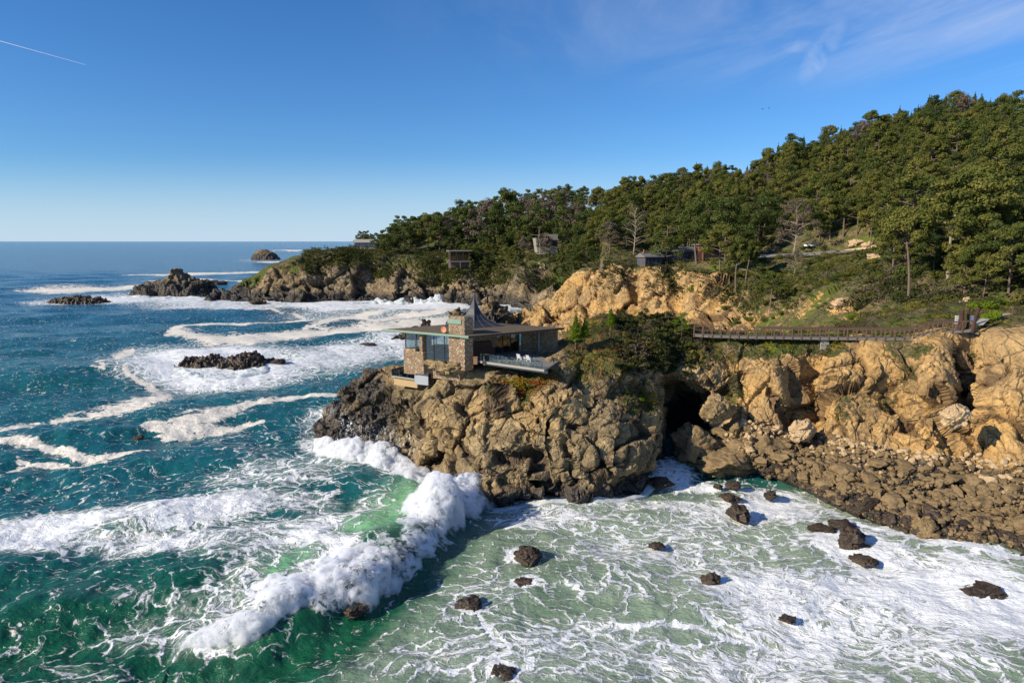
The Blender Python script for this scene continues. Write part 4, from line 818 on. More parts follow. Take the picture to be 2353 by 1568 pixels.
for q in (S(1893, 786, 95.2), S(2148, 772, 92.6)):
    part('abutment', beam((q[0], q[1], q[2] - 1.0), (q[0], q[1], q[2] + .55), 1.1, .7), M_concrete, BR)
M_log = simple('dark_red_log', (.06, .032, .028), .85, .2, .4, 4, bump=.6)
for i, (bx, by, tx, ty, Y, r, lb) in enumerate(((2207,748,2211,712,91.6,.30,'stout dark red log post at the bridge end, the short wide one on the left'), (2222,750,2226,704,92.2,.17,'thin dark red log post standing in the middle at the bridge end'), (2236,752,2248,706,91.0,.20,'leaning dark red log post at the right of the bridge end'))):
    a, b = Vector(S(bx, by, Y)), Vector(S(tx, ty, Y)); pts = [a + (b - a) * t + Vector((.06 * math.sin(5 * t + i), .04 * math.cos(4 * t), 0)) for t in np.linspace(-.25, 1, 9)]
    o = mesh_obj('log_post', *tube(pts, [r * (1 + .25 * math.sin(7 * t + i)) * (1 if t < .93 else .7) for t in np.linspace(0, 1, 9)], 9), M_log); tag(o, lb, 'post')
for xx, lb in ((2198, 'small white board at the bridge end, left of the log posts'), (2233, 'small white board at the bridge end between the log posts')):
    a = S(xx, 737, 92.4); o = mesh_obj('white_board', *prism([(a[0] - .25, a[1]), (a[0] + .25, a[1] + .1), (a[0] + .25, a[1] + .16), (a[0] - .25, a[1] + .06)], a[2] - .4, a[2] + .75), M_white); tag(o, lb, 'sign')
PATH = crom([S(2248, 752, 92.5), S(2262, 738, 95), S(2300, 728, 97), S(2360, 718, 99), S(2480, 700, 102)], 30)
pt = ribbon('path', PATH, .9, 1.8, simple('path_gravel', (.34, .32, .29), .9), .35); tag(pt, kind='structure')
# ------------------------------------------------------------------ foliage
def leafmat(name, c0, c1, c2, tr=.22, scale=.25):
    m = NT(name); oi = m.n('ShaderNodeObjectInfo'); p = m.pos()
    n_ = m.noise(p, scale, 3, .6); f_ = m.noise(p, scale * 6, 3, .6)
    c = m.mix(oi.outputs['Random'], c0, c1); c = m.mix(m.ramp(n_, .45, .7), c, c2); c = m.mix(m.ramp(f_, .35, .65, 0, .5), c, m.mix(.5, c, (.015, .02, .008)))
    d = m.n('ShaderNodeBsdfDiffuse'); m.l(c, d.inputs[0]); t = m.n('ShaderNodeBsdfTranslucent'); m.l(m.mix(.5, c, (.16, .20, .03)), t.inputs[0])
    x = m.n('ShaderNodeMixShader'); x.inputs[0].default_value = tr; m.l(d.outputs[0], x.inputs[1]); m.l(t.outputs[0], x.inputs[2]); m.l(x.outputs[0], m.out.inputs[0]); return m.m
L_pine = leafmat('pine_needles', (0.065, 0.095, 0.024), (0.162, 0.164, 0.042), (0.215, 0.198, 0.052))
L_dark = leafmat('dark_cypress', (0.044, 0.074, 0.024), (0.093, 0.119, 0.033), (0.136, 0.147, 0.042))
L_fir = leafmat('fir_needles', (0.047, 0.076, 0.028), (0.103, 0.124, 0.039), (0.143, 0.143, 0.044))
L_bright = leafmat('bright_shrub', (.11, .18, .015), (.14, .21, .018), (.20, .25, .025), scale=.8)
L_bush = leafmat('scrub', (.10, .11, .028), (.18, .155, .055), (.18, .19, .035), scale=.6)
L_grey = leafmat('grey_lichen_twigs', (.17, .135, .105), (.21, .17, .14), (.12, .10, .07), .1)
M_bark = simple('bark', (.155, .115, .09), .9, .15, .35, 1.5); M_pale = simple('pale_bark', (.27, .22, .175), .9, .15, .3, 1.5)
def leaves(cent, rad, n, size, rg, shell=.55, up=.35):
    """n leaf triangles spread through the volume of one clump"""
    d = rg.normal(size=(n, 3)); d /= np.linalg.norm(d, axis=1, keepdims=True); r = shell + (1 - shell) * rg.random((n, 1)) ** .6
    c = cent + d * r * rad; nn = d + rg.normal(size=(n, 3)) * .55 + np.array([0, 0, up]); nn /= np.linalg.norm(nn, axis=1, keepdims=True)
    a = np.cross(nn, rg.normal(size=(n, 3))); a /= np.linalg.norm(a, axis=1, keepdims=True); b = np.cross(nn, a); s = size * (.6 + .8 * rg.random((n, 1)))
    V = np.stack([c + a * s, c - a * s * .5 + b * s * .8, c - a * s * .5 - b * s * .8], 1); return V.reshape(-1, 3)
def trimesh(name, V, mat, parent=None):
    V = np.asarray(V).reshape(-1, 3); return mesh_obj(name, V, np.arange(len(V)).reshape(-1, 3), mat, parent)
def tree(kind, seed, H, label=None, cat='tree', leaf=None, bark=None, lean=(0, 0), spread=1.0, bare=.4, dens=1.0, name='pine_tree', base_r=None):
    rg = np.random.default_rng(seed); r = random.Random(seed); root = empty(name)
    pts = []; n = 9; bx, by = r.uniform(-1, 1), r.uniform(-1, 1)
    for i in range(n):
        t = i / (n - 1); hh = H * (.92 if kind != 'pine' else .80) * t
        pts.append(Vector((lean[0] * H * t ** 1.3 + .04 * H * bx * math.sin(3 * t), lean[1] * H * t ** 1.3 + .04 * H * by * math.sin(2.6 * t), hh)))
    R = base_r or H * .016; parts_ = [tube([pts[0] - Vector((0, 0, 1.2))] + pts, [R * 1.25] + [R * (1.05 - .8 * i / (n - 1)) for i in range(n)], 8)]
    def at(t): i = min(int(t * (n - 1)), n - 2); f = t * (n - 1) - i; return pts[i] * (1 - f) + pts[i + 1] * f
    LV = []
    if kind == 'pine':
        nb = 20
        for k in range(nb):
            t = bare + (1 - bare) * (k + .5) / nb; b0 = at(t); a = k * 2.4 + r.uniform(-.5, .5); tt_ = (t - bare) / (1 - bare)
            ln = H * spread * (.30 * (1 - .65 * tt_ ** 1.6) + .03) * r.uniform(.65, 1.15)
            tip = b0 + Vector((math.cos(a) * ln, math.sin(a) * ln, H * r.uniform(.03, .13))); mid_ = (b0 + tip) / 2 + Vector((0, 0, -.01 * H))
            parts_.append(tube([b0, mid_, tip], [R * .42, R * .28, R * .1], 5))
            for q, f_ in ((tip, 1.0), (mid_ * .35 + tip * .65, .85)):
                rad = np.array([H * .085 * spread * r.uniform(.8, 1.35)] * 2 + [H * .056 * r.uniform(.8, 1.3)]) * f_ * (1.1 - .25 * tt_)
                LV.append(leaves(np.array(q) + [0, 0, rad[2] * .4], rad, int(150 * dens), H * .0140, rg))
        top = pts[-1]
        for k in range(7):
            q = top + Vector((r.uniform(-.08, .08) * H * spread, r.uniform(-.08, .08) * H * spread, r.uniform(0, .15) * H)); LV.append(leaves(np.array(q), np.array([.08, .08, .05]) * H, int(130 * dens), H * .0140, rg))
    elif kind == 'cypress':
        for k in range(30):
            t = bare + (1 - bare) * r.random(); b0 = at(t); a = k * 2.4; tt_ = (t - bare) / (1 - bare); ln = H * spread * .33 * math.sqrt(max(.05, 1 - (tt_ * 1.02) ** 2.2)) * r.uniform(.3, 1.05)
            tip = b0 + Vector((math.cos(a) * ln, math.sin(a) * ln, H * r.uniform(.0, .09)))
            if k % 2 == 0: parts_.append(tube([b0, tip], [R * .4, R * .12], 5))
            rad = np.array([H * .10 * r.uniform(.8, 1.3)] * 2 + [H * .062 * r.uniform(.8, 1.2)]); LV.append(leaves(np.array(tip), rad, int(170 * dens), H * .0150, rg))
    elif kind == 'fir':
        nl = 26
        for k in range(nl):
            t = bare + (1 - bare) * k / nl; tt_ = k / nl; ln = H * .20 * spread * (1 - tt_) ** .8 + H * .016; m_ = 7 if k < 19 else 4
            for j in range(m_):
                a = j * 2 * math.pi / m_ + k * 1.1 + r.uniform(-.2, .2); l2 = ln * r.uniform(.45, 1.15); q = at(t) + Vector((math.cos(a) * l2 * .62, math.sin(a) * l2 * .62, -l2 * .12))
                c, s_ = math.cos(a), math.sin(a); nloc = int(40 * dens * (1.1 - .6 * tt_)); v = leaves(np.zeros(3), np.array([l2 * .5, l2 * .26, H * .026]), nloc, H * .0135, rg, .2, .2)
                LV.append(np.stack([v[:, 0] * c - v[:, 1] * s_, v[:, 0] * s_ + v[:, 1] * c, v[:, 2] - .2 * v[:, 0]], 1) + np.array(q))
        LV.append(leaves(np.array(pts[-1]) + [0, 0, H * .03], np.array([.012, .012, .05]) * H, 22, H * .012, rg))
    elif kind == 'dead':
        for k in range(26):
            t = bare + (1 - bare) * (k + .5) / 26; b0 = at(t); a = k * 2.4; ln = H * .36 * spread * math.sqrt(max(.08, 1 - ((t - bare) / (1 - bare)) ** 2)) * r.uniform(.5, 1.1)
            tip = b0 + Vector((math.cos(a) * ln, math.sin(a) * ln, H * r.uniform(.02, .16))); md = (b0 + tip) / 2 + Vector((0, 0, .02 * H)); parts_.append(tube([b0, md, tip], [R * .45, R * .28, R * .08], 5))
            for j in range(4):
                q = md + (tip - md) * r.random(); q2 = q + Vector((r.uniform(-1, 1), r.uniform(-1, 1), r.uniform(-.2, 1))) * H * .07; parts_.append(tube([q, q2], [R * .14, R * .05], 4))
            LV.append(leaves(np.array(tip), np.array([.09, .09, .07]) * H, int(110 * dens), H * .010, rg, .1))
    part('trunk', join(parts_), bark or M_bark, root); trimesh('crown', np.concatenate(LV), leaf or L_pine, root)
    if label: tag(root, label, cat)
    return root
def inst(proto, first, loc, rz, sc, label, cat, group=None):
    o = proto if first else copy_tree(proto); o.location = loc; o.rotation_euler = (0, 0, rz); o.scale = (sc, sc, sc) if not hasattr(sc, '__len__') else sc
    for k_ in ('group',):
        if k_ in o: del o[k_]
    tag(o, label, cat, group); return o
class Pool:
    def __init__(s, protos): s.p = protos; s.used = [False] * len(protos); s.i = 0
    def put(s, loc, sc, label, cat='tree', group=None, k=None):
        k = rng.integers(len(s.p)) if k is None else k; o = inst(s.p[k], not s.used[k], loc, float(rng.random() * 6.28), sc, label, cat, group); s.used[k] = True; return o
pines = Pool([tree('pine', 10 + i, 14, spread=(1, .85, 1.1, .95, 1.2, .9)[i], bare=(.25, .2, .32, .18, .35, .25)[i]) for i in range(6)])
cyps = Pool([tree('cypress', 30 + i, 12, leaf=L_dark, spread=(1, 1.15, .9, 1.05)[i], bare=.22, name='cypress_tree') for i in range(4)])
firs = Pool([tree('fir', 50 + i, 16, leaf=L_fir, bare=.10, spread=(1.2, 1.0, 1.4)[i], name='fir_tree') for i in range(3)])
browns = Pool([tree('pine', 70 + i, 13, leaf=L_grey, spread=1.05, bare=.35, dens=.6, name='withered_pine') for i in range(2)])
taken = []
def free(x, y, d):
    for a, b, c in taken:
        if (a - x) ** 2 + (b - y) ** 2 < (max(c, d) ** 2): return False
    return True
def grid_at(GG, gpx, gpy, tx, ty, rowsel=None, grow=None):
    d = (gpx - tx) ** 2 + (gpy - ty) ** 2
    if rowsel: d = d + 1e6 * ((grow < rowsel[0]) | (grow > rowsel[1]))
    i = np.unravel_index(np.argmin(d), d.shape); return GG[i]
HPX, HPY = proj(HILLG); FPX, FPY = proj(FARG); NPX, NPY = proj(NEARG)
def hillpt(a, b, rs_=(2.0, 9.3)): return grid_at(HILLG, HPX, HPY, a, b, rs_, HILLROW)
def farpt(a, b): return grid_at(FARG, FPX, FPY, a, b, (2.5, 7), FARROW)
def nearpt(a, b, r=(0, 8.2)): return grid_at(NEARG, NPX, NPY, a, b, r, NEARROW)
# individually recognisable trees: (kind pool, base px, base py, height px, label)
def solo(GP, bx, by, hpx, seed, kind, label, **k):
    q = GP(bx, by); H = hpx / F * math.hypot(q[1], 0) ; k.setdefault('name', 'pine_tree')
    o = tree(kind, seed, H, label, **k); o.location = tuple(q); taken.append((q[0], q[1], 3)); return o
solo(hillpt, 2085, 688, 212, 101, 'pine', 'tall leaning pine with bare thin trunk and flat umbrella crown, right of the road', lean=(-.12, 0), bare=.72, spread=.75, dens=1.5)
solo(hillpt, 2178, 645, 250, 102, 'pine', 'tall pine with forked pale trunk, left of the pair above the bridge end', lean=(.06, 0), bare=.45, spread=.95, dens=1.5, bark=M_pale)
solo(hillpt, 2196, 640, 262, 103, 'pine', 'tall curving pine, right one of the pair above the bridge end', lean=(.10, 0), bare=.5, spread=1.0, dens=1.5)
solo(hillpt, 2272, 560, 150, 104, 'pine', 'pine with a bent grey bare trunk and twiggy side branches at the right', lean=(-.15, 0), bare=.5, dens=1.2, bark=M_pale)
solo(hillpt, 2338, 500, 170, 105, 'pine', 'pine with a strongly leaning pale trunk near the right edge of the wood', lean=(-.35, 0), bare=.4, dens=1.3, bark=M_pale)
solo(hillpt, 1768, 712, 92, 106, 'pine', 'small pale green pine on the dark slope below the road', lean=(.02, 0), bare=.45, spread=1.25, dens=1.1)
solo(hillpt, 1652, 640, 120, 107, 'pine', 'dark pine with a stout trunk at the cliff top in front of the red house', bare=.42, spread=1.15, dens=1.2)
solo(hillpt, 1690, 672, 128, 108, 'pine', 'thin straight pine with a bare lower trunk on the slope below the parked cars', lean=(.05, 0), bare=.55, spread=.6)
solo(hillpt, 1712, 655, 105, 109, 'pine', 'slim leaning pine just right of the straight one below the parked cars', lean=(.12, 0), bare=.6, spread=.55)
solo(hillpt, 1822, 590, 125, 110, 'dead', 'wide grey twiggy tree beside the road', leaf=L_grey, bark=M_pale, bare=.2, spread=1.2, name='withered_tree', dens=1.8)
solo(hillpt, 1822, 640, 62, 111, 'dead', 'low grey twiggy tree growing under the road edge', leaf=L_grey, bark=M_pale, bare=.25, spread=1.3, name='withered_tree', dens=1.4)
solo(hillpt, 1530, 612, 120, 112, 'cypress', 'dark spreading cypress beside the cottage with the blue windows', leaf=L_dark, spread=1.2, bare=.15, name='cypress_tree')
solo(hillpt, 1600, 606, 142, 113, 'cypress', 'broad dark green cypress crown over the long low house', leaf=L_dark, spread=1.1, bare=.3, name='cypress_tree')
solo(hillpt, 1665, 600, 140, 114, 'cypress', 'big rounded dark cypress between the red house and the parked cars', leaf=L_dark, spread=1.15, bare=.3, name='cypress_tree')
solo(hillpt, 1735, 588, 125, 115, 'cypress', 'spreading dark green cypress right behind the parked cars', leaf=L_dark, spread=1.25, bare=.35, name='cypress_tree')
solo(hillpt, 1620, 590, 150, 116, 'pine', 'tall bushy dark pine behind the long low house', leaf=L_dark, spread=1.2, bare=.3)
solo(hillpt, 2000, 568, 95, 117, 'pine', 'pine with a straight trunk on the lawn edge above the curving road', bare=.45)
for i, (a, b, h, lb) in enumerate(((1880,568,85,'first trunked pine on the sunny lawn right of the grey tree'), (1905,550,105,'pair-standing pine behind the lawn, left trunk'), (1935,548,110,'pine with several trunks at the back of the sunny lawn'), (1965,545,100,'dark pine at the right end of the sunny lawn'), (2030,520,90,'pine with a shining pale trunk above the rock outcrop'))):
    solo(hillpt, a, b, h, 130 + i, 'pine', lb, bare=.45, bark=M_pale if i in (1, 4) else M_bark)
solo(hillpt, 1455, 585, 105, 140, 'dead', 'bleached dead tree with bare white limbs behind the cottage', leaf=L_grey, bark=M_pale, bare=.2, name='dead_tree', dens=.3)
solo(lambda a, b: np.array(S(a, b, 91.5)), 1322, 782, 66, 141, 'fir', 'bright green young conifer at the roof corner of the stone house', leaf=L_bright, bare=.08, spread=1.5, dens=1.8, name='young_conifer')
solo(lambda a, b: np.array(S(a, b, 92)), 1343, 784, 62, 142, 'fir', 'bright green young conifer, second one right of the stone house roof', leaf=L_bright, bare=.2, spread=1.3, dens=1.5, name='young_conifer')
solo(lambda a, b: np.array(S(a, b, 97)), 1402, 752, 48, 143, 'fir', 'small bright green conifer poking above the dark scrub on the rock', leaf=L_bright, bare=.15, spread=1.5, dens=1.6, name='young_conifer')
solo(lambda a, b: np.array(S(a, b, 98.5)), 1566, 764, 48, 144, 'cypress', 'fan shaped green cypress shrub at the left end of the footbridge', leaf=L_bright, bare=.05, spread=1.6, dens=.8, name='young_cypress')
# trees on the far headland, left to right
farlist = [(868,580,46),(882,582,54),(905,583,70),(930,582,76),(955,578,80),(985,580,92),(1010,582,90),(1032,574,88),(1055,560,98),(1075,572,104),(1100,575,112),(1122,560,115),(1145,575,110),(1165,552,120),(1185,575,112),(1210,562,125),(1235,572,106),(1262,556,110),(1290,572,100),(1318,560,108),(1345,575,98),(1368,580,90),(1110,590,60),(1205,585,50),(1250,590,64),(1345,595,60)]
for i, (a, b, h) in enumerate(farlist):
    q = farpt(a, b); sc = h / F * q[1] / 12; pool = (cyps, pines, cyps, browns)[i % 4 if i % 7 != 3 else 3] if i not in (1, 2, 3) else cyps
    sc = sc if pool is cyps else sc * 12 / 14
    pool.put(tuple(q - [0, 0, .6]), sc, 'tree at the front edge of the wood on the far headland, lit from the left', 'tree', 'front trees on the far headland'); taken.append((q[0], q[1], 4))
def scatter(GG, cond, n, dmin, pick, jit=1.5):
    idx = np.argwhere(cond); rng.shuffle(idx); c = 0
    for i, j in idx:
        x, y, z = GG[i, j]
        if free(x, y, dmin): taken.append((x, y, dmin)); pick((x, y, z)); c += 1
        if c >= n: break
    return c
nroad = np.full(HILLG.shape[:2], 1e9)
for q in ROADC[::3]: nroad = np.minimum(nroad, np.hypot(HILLG[..., 0] - q[0], HILLG[..., 1] - q[1]))
lawn = (HPX > 1770) & (HPX < 2030) & (HPY > 535) & (HPY < 600)
houses = (HPX > 1450) & (HPX < 1745) & (HPY > 570)
def onhill(loc):
    r_ = rng.random(); hi = loc[2] > 62; s_ = float(.62 + .70 * rng.random() ** 1.3)
    z = (loc[0], loc[1], loc[2] - .5)
    if r_ < (.42 if hi else .16): firs.put(z, (.62 + .45 * float(rng.random())) * (1.05 if hi else 1.0), 'pointed fir standing up among the rounded pines of the wooded hill', 'tree', 'firs on the wooded hill')
    elif r_ > .95: browns.put(z, s_, 'withered grey brown pine among the green trees of the hill', 'tree', 'withered pines on the wooded hill')
    elif r_ < (.60 if hi else .42): cyps.put(z, s_ * 1.1, 'dark rounded tree in the crowd of the wooded hill', 'tree', 'dark rounded trees on the wooded hill')
    else: pines.put(z, s_, 'olive green pine in the crowd of the wooded hill', 'tree', 'pines on the wooded hill')
vis = (HPX > 1370) & (HPX < 2480) & (HPY < 585)
nt = scatter(HILLG, vis & (HILLROW > 8.3) & (HILLROW < 9.25) & (HPX < 2480), 150, 7.0, onhill)
nt += scatter(HILLG, vis & (HILLROW > 5.4) & (HILLROW <= 8.3) & (nroad > 9) & ~lawn & ~houses & ~((HPX > 1725) & (HPX < 2075) & (HPY > 556)), 350, 6.2, onhill)
scatter(HILLG, (HPX > 1395) & (HPX < 1760) & (HPY > 545) & (HPY < 585) & (nroad > 7) & (HILLROW > 5), 22, 6.0, onhill)
def onfar(loc):
    z = (loc[0], loc[1], loc[2] - .5); r_ = rng.random(); s_ = float(.85 + .4 * rng.random())
    if r_ < .12: firs.put(z, s_ * .8, 'pointed fir rising out of the far headland wood', 'tree', 'firs on the far headland')
    elif r_ < .2: browns.put(z, s_ * .9, 'brownish bare tree in the far headland wood', 'tree', 'brown trees on the far headland')
    elif r_ < .62: cyps.put(z, s_ * 1.1, 'dark rounded tree in the far headland wood', 'tree', 'dark trees on the far headland')
    else: pines.put(z, s_ * .95, 'loose crowned pine in the far headland wood', 'tree', 'pines on the far headland')
nt2 = scatter(FARG, (FPX > 905) & (FPX < 1420) & (FARROW > 4.7) & (FARROW < 6.6), 95, 7.5, onfar)
nt3 = 0
scatter(FARG, (FPX > 1065) & (FPX < 1420) & (FARROW > 3.35) & (FARROW < 4.8) & (FPY > 560) & ~((FPX > 1195) & (FPX < 1285)), 40, 5.0, lambda q: (cyps if rng.random() < .5 else pines).put((q[0], q[1], q[2] - .5), float(.5 + .35 * rng.random()), 'low tree near the cliff edge of the far headland', 'tree', 'low trees by the far cliff edge'))
P2x, P2y = proj(FAR2G)
def onfar2(loc): cyps.put((loc[0], loc[1], loc[2] - 1), float(.9 + .5 * rng.random()), 'tiny dark tree on the distant wooded point behind the headland', 'tree', 'trees on the distant point')
nt3 = scatter(FAR2G, (P2x > 815) & (P2x < 960) & (FAR2G[..., 2] > 6), 42, 9.0, onfar2)
open('/tmp/cnt.txt','w').write(str((nt,nt2,nt3)))
def onright(loc):
    z = (loc[0], loc[1], loc[2] - .6); s_ = float(.55 + .4 * rng.random())
    if rng.random() < .5: pines.put(z, s_, 'pine in the dense growth above the path at the right', 'tree', 'trees above the path at the right')
    else: cyps.put(z, s_, 'dark rounded tree in the dense growth above the path at the right', 'tree', 'rounded trees above the path at the right')
scatter(HILLG, (HPX > 2040) & (HPX < 2440) & (HPY > 470) & (HPY < 625) & (HILLROW > 3.5) & (np.abs(HPX - 2180) > 22), 46, 3.6, onright)
scatter(HILLG, (HPX > 2200) & (HPX < 2440) & (HPY > 600) & (HPY < 690) & (HILLROW > 2), 12, 3.0, onright)
# ------------------------------------------------------------------ shrubs and ground cover
def bush(seed, leaf, name='shrub'):
    rg = np.random.default_rng(seed); LV = []
    for k in range(11):
        a = rg.random() * 6.28; r_ = .6 * math.sqrt(rg.random()); LV.append(leaves(np.array([math.cos(a) * r_, math.sin(a) * r_, .25 + .35 * rg.random()]), np.array([.38, .38, .28]), 120, .06, rg, .6))
    return trimesh(name, np.concatenate(LV), leaf)
bb = Pool([bush(1, L_bright), bush(2, L_bright)]); bs = Pool([bush(3, L_bush), bush(4, L_bush), bush(5, L_dark)])
for a, b, w_, lb in ((2262,712,80,'big bright green rounded bush behind the log posts'),(2300,700,60,'bright green bush right of the big one behind the log posts'),(1960,730,44,'bright yellow green bush on the slope above the bridge'),(1985,742,34,'smaller yellow green bush just right of the bright one above the bridge'),(1590,665,40,'bright green shrub hanging over the ochre cliff edge under the cottage'),(1885,742,18,'small yellow green shrub left of the bright bush above the bridge')):
    q = hillpt(a, b); s_ = w_ / 2 / F * q[1]; bb.put(tuple(q - [0, 0, .2 * s_]), (s_, s_, s_ * .9), lb, 'shrub')
for a, b, w_, lb in ((1470,925,40,'green shrub clump hanging on the shaded rock face left of the cave'),(1497,948,30,'small green shrub at the corner of the cave mouth'),(1405,890,26,'small green shrub in the shaded middle of the sea rock'),(1440,905,24,'small green shrub below the dark scrub on the sea rock'),(2280,738,60,'low dark green shrub beside the path at the bridge end')):
    q = nearpt(a, b); s_ = w_ / 2 / F * q[1]; bb.put(tuple(q), (s_, s_ * .7, s_), lb, 'shrub')
def onslope(loc):
    s_ = float(.7 + 1.5 * rng.random() ** 2); bs.put((loc[0], loc[1], loc[2] - .15 * s_), (s_ * 1.2, s_ * 1.2, s_), 'low olive shrub in the scrub on the slope above the footbridge', 'shrub', 'shrubs on the slope above the footbridge')
ns_ = scatter(HILLG, (HPX > 1640) & (HPX < 2420) & (HPY > 590) & (HPY < 772) & (HILLROW > 1.2) & (HILLROW < 6.3) & (nroad > 5) & (fbm(HILLG * .06, 2, 5) > -.12), 260, 1.7, onslope)
def onslope2(loc):
    s_ = float(1.3 + 2.2 * rng.random()); bs.put((loc[0], loc[1], loc[2] - .15 * s_), (s_ * 1.2, s_ * 1.2, s_), 'dark bushy undergrowth at the foot of the right hand trees', 'shrub', 'undergrowth below the right hand trees')
scatter(HILLG, (HPX > 2060) & (HPX < 2440) & (HPY > 480) & (HPY < 640) & (HILLROW > 4), 90, 2.6, onslope2)
# fine ground cover: ice plant and scrub tufts (one mass)
def cover(name, GG, NN, prob, n, size, mats, kinds, tuft=10, lift=.1):
    P_ = GG.reshape(-1, 3); N_ = NN.reshape(-1, 3); pr = np.clip(prob.ravel(), 0, None); pr = pr / pr.sum(); ii = rng.choice(len(P_), n, p=pr)
    sgn = np.sign(N_[ii, 2:3] + 1e-6); V = []
    c = P_[ii] + rng.normal(size=(n, 3)) * size
    d = rng.normal(size=(n, tuft, 3)); d[..., 2] = np.abs(d[..., 2]) * .7; cc = c[:, None] + d * size * .55 + np.array([0, 0, lift])
    nn = rng.normal(size=(n, tuft, 3)) + np.array([-.3, -.3, .8]); nn /= np.linalg.norm(nn, axis=-1, keepdims=True); a = np.cross(nn, rng.normal(size=nn.shape)); a /= np.linalg.norm(a, axis=-1, keepdims=True); b = np.cross(nn, a)
    s_ = size * .38 * (.6 + .8 * rng.random((n, tuft, 1))); V = np.stack([cc + a * s_, cc - a * s_ * .5 + b * s_ * .8, cc - a * s_ * .5 - b * s_ * .8], 2).reshape(-1, 3)
    o = trimesh(name, V, mats[0])
    for m_ in mats[1:]: o.data.materials.append(m_)
    k = kinds(c); o.data.polygons.foreach_set('material_index', np.repeat(k, tuft).astype(np.int32)); tag(o, kind='stuff'); return o
def lm(n_, c): return leafmat(n_, c, tuple(v * 1.3 for v in c), tuple(v * .8 for v in c), .15, 1.0)
C_dark, C_olive, C_yel, C_red, C_mauve = lm('cover_dark', (.034, .040, .016)), lm('cover_olive', (.075, .078, .024)), lm('cover_yellow', (.24, .19, .02)), lm('cover_red', (.30, .085, .03)), lm('cover_mauve', (.10, .082, .055))
vis = (NPX > 900) & (NPX < 2400)
def kn(c):
    a = fbm(c * .45, 3, 301); x_, y_ = proj(c); k = np.where(a > .12, 1, 0); k = np.where((a < -.08), 4, k)
    ice = (ellm(x_, y_, 1200, 890, 80, 32) + ellm(x_, y_, 1190, 925, 30, 40)) > .25; rd = ellm(x_, y_, 1420, 795, 90, 14) > .3
    b = fbm(c * .9, 2, 305); k = np.where(ice, np.where(b > -.08, 2, 3), k); k = np.where(rd, np.where(b > .0, 3, k), k)
    g = (x_ > 1640) & (b > .05); return np.where(g, np.where(a > 0, 2, 1), k)
vg = np.clip(NEARG[..., 0] * 0 + 0, 0, 1)
veg_near = np.zeros_like(NPX)
pr = np.clip(VEGN - .35, 0, 1) * vis * (NEARROW > 2)
cover('ground_cover', NEARG, NEARN, pr * np.clip(.35 + 1.6 * fbm(NEARG * .5, 3, 77), 0, 1), 20000, .19, (C_dark, C_olive, C_yel, C_red, C_mauve), kn, 9)
dk_ = (sst(1400, 1460, NPX) * (1 - sst(1560, 1610, NPX)) * (NEARROW > 6) * (NEARROW < 8.6)) * vis
o = cover('cliff_top_scrub', NEARG, NEARN, dk_ + .0, 900, .38, (C_dark, C_olive, C_mauve), lambda c: np.where(fbm(c * .4, 2, 9) > .1, 1, np.where(fbm(c * .5, 2, 19) > .2, 2, 0)), 60, .1)
hv = (nroad > 4.5) * np.clip(fbm(HILLG * .12, 3, 88) + .35, 0, 1) * (HILLROW > 3.2) * (HILLROW < 6.6) * (HPX > 1350) * (HPX < 2450)
cover('hillside_scrub', HILLG, gnorm(HILLG), hv, 9000, .6, (C_dark, C_olive, C_mauve), lambda c: np.where(fbm(c * .1, 3, 9) > .05, 1, np.where(fbm(c * .13, 2, 19) > .15, 2, 0)), 8)
fv = np.clip(fbm(FARG * .09, 3, 88) + .25, 0, 1) * (FARROW > 2.4) * (FARROW < 4.9) * (FPX > 700) * (FPX < 1420)
cover('headland_scrub', FARG, gnorm(FARG), fv, 9000, .95, (C_dark, C_olive), lambda c: np.where(fbm(c * .07, 3, 9) > .0, 1, 0), 9)
# ------------------------------------------------------------------ boulders
def ico(sub):
    t = (1 + 5 ** .5) / 2; V = [(-1, t, 0), (1, t, 0), (-1, -t, 0), (1, -t, 0), (0, -1, t), (0, 1, t), (0, -1, -t), (0, 1, -t), (t, 0, -1), (t, 0, 1), (-t, 0, -1), (-t, 0, 1)]
    Fc = [(0, 11, 5), (0, 5, 1), (0, 1, 7), (0, 7, 10), (0, 10, 11), (1, 5, 9), (5, 11, 4), (11, 10, 2), (10, 7, 6), (7, 1, 8), (3, 9, 4), (3, 4, 2), (3, 2, 6), (3, 6, 8), (3, 8, 9), (4, 9, 5), (2, 4, 11), (6, 2, 10), (8, 6, 7), (9, 8, 1)]
    V = [Vector(v).normalized() for v in V]
    for _ in range(sub):
        c = {}; N = []
        def mid(a, b):
            k = (min(a, b), max(a, b))
            if k not in c: V.append(((V[a] + V[b]) / 2).normalized()); c[k] = len(V) - 1
            return c[k]
        for a, b, d in Fc: x, y, z = mid(a, b), mid(b, d), mid(d, a); N += [(a, x, z), (b, y, x), (d, z, y), (x, y, z)]
        Fc = N
    return np.array([tuple(v) for v in V]), np.array(Fc)
ICO = {k: ico(k) for k in (1, 3, 4, 5)}
def rockmesh(seed, sub=3, planes=9, sc=(1, 1, .75), rough=.12, cut=.72):
    V, Fc = ICO[sub]; V = V.copy(); rg = np.random.default_rng(seed); V *= 1 + .22 * fbm(V * 1.1 + seed, 2, seed)[:, None]
    for _ in range(planes):
        n_ = rg.normal(size=3); n_ /= np.linalg.norm(n_); h = cut + .22 * rg.random(); d = V @ n_ - h; V -= np.clip(d, 0, None)[:, None] * n_
    V *= 1 + rough * (rockdisp(V + seed, (.9, .4), (.9, .45), seed))[:, None]; return V * np.array(sc), Fc
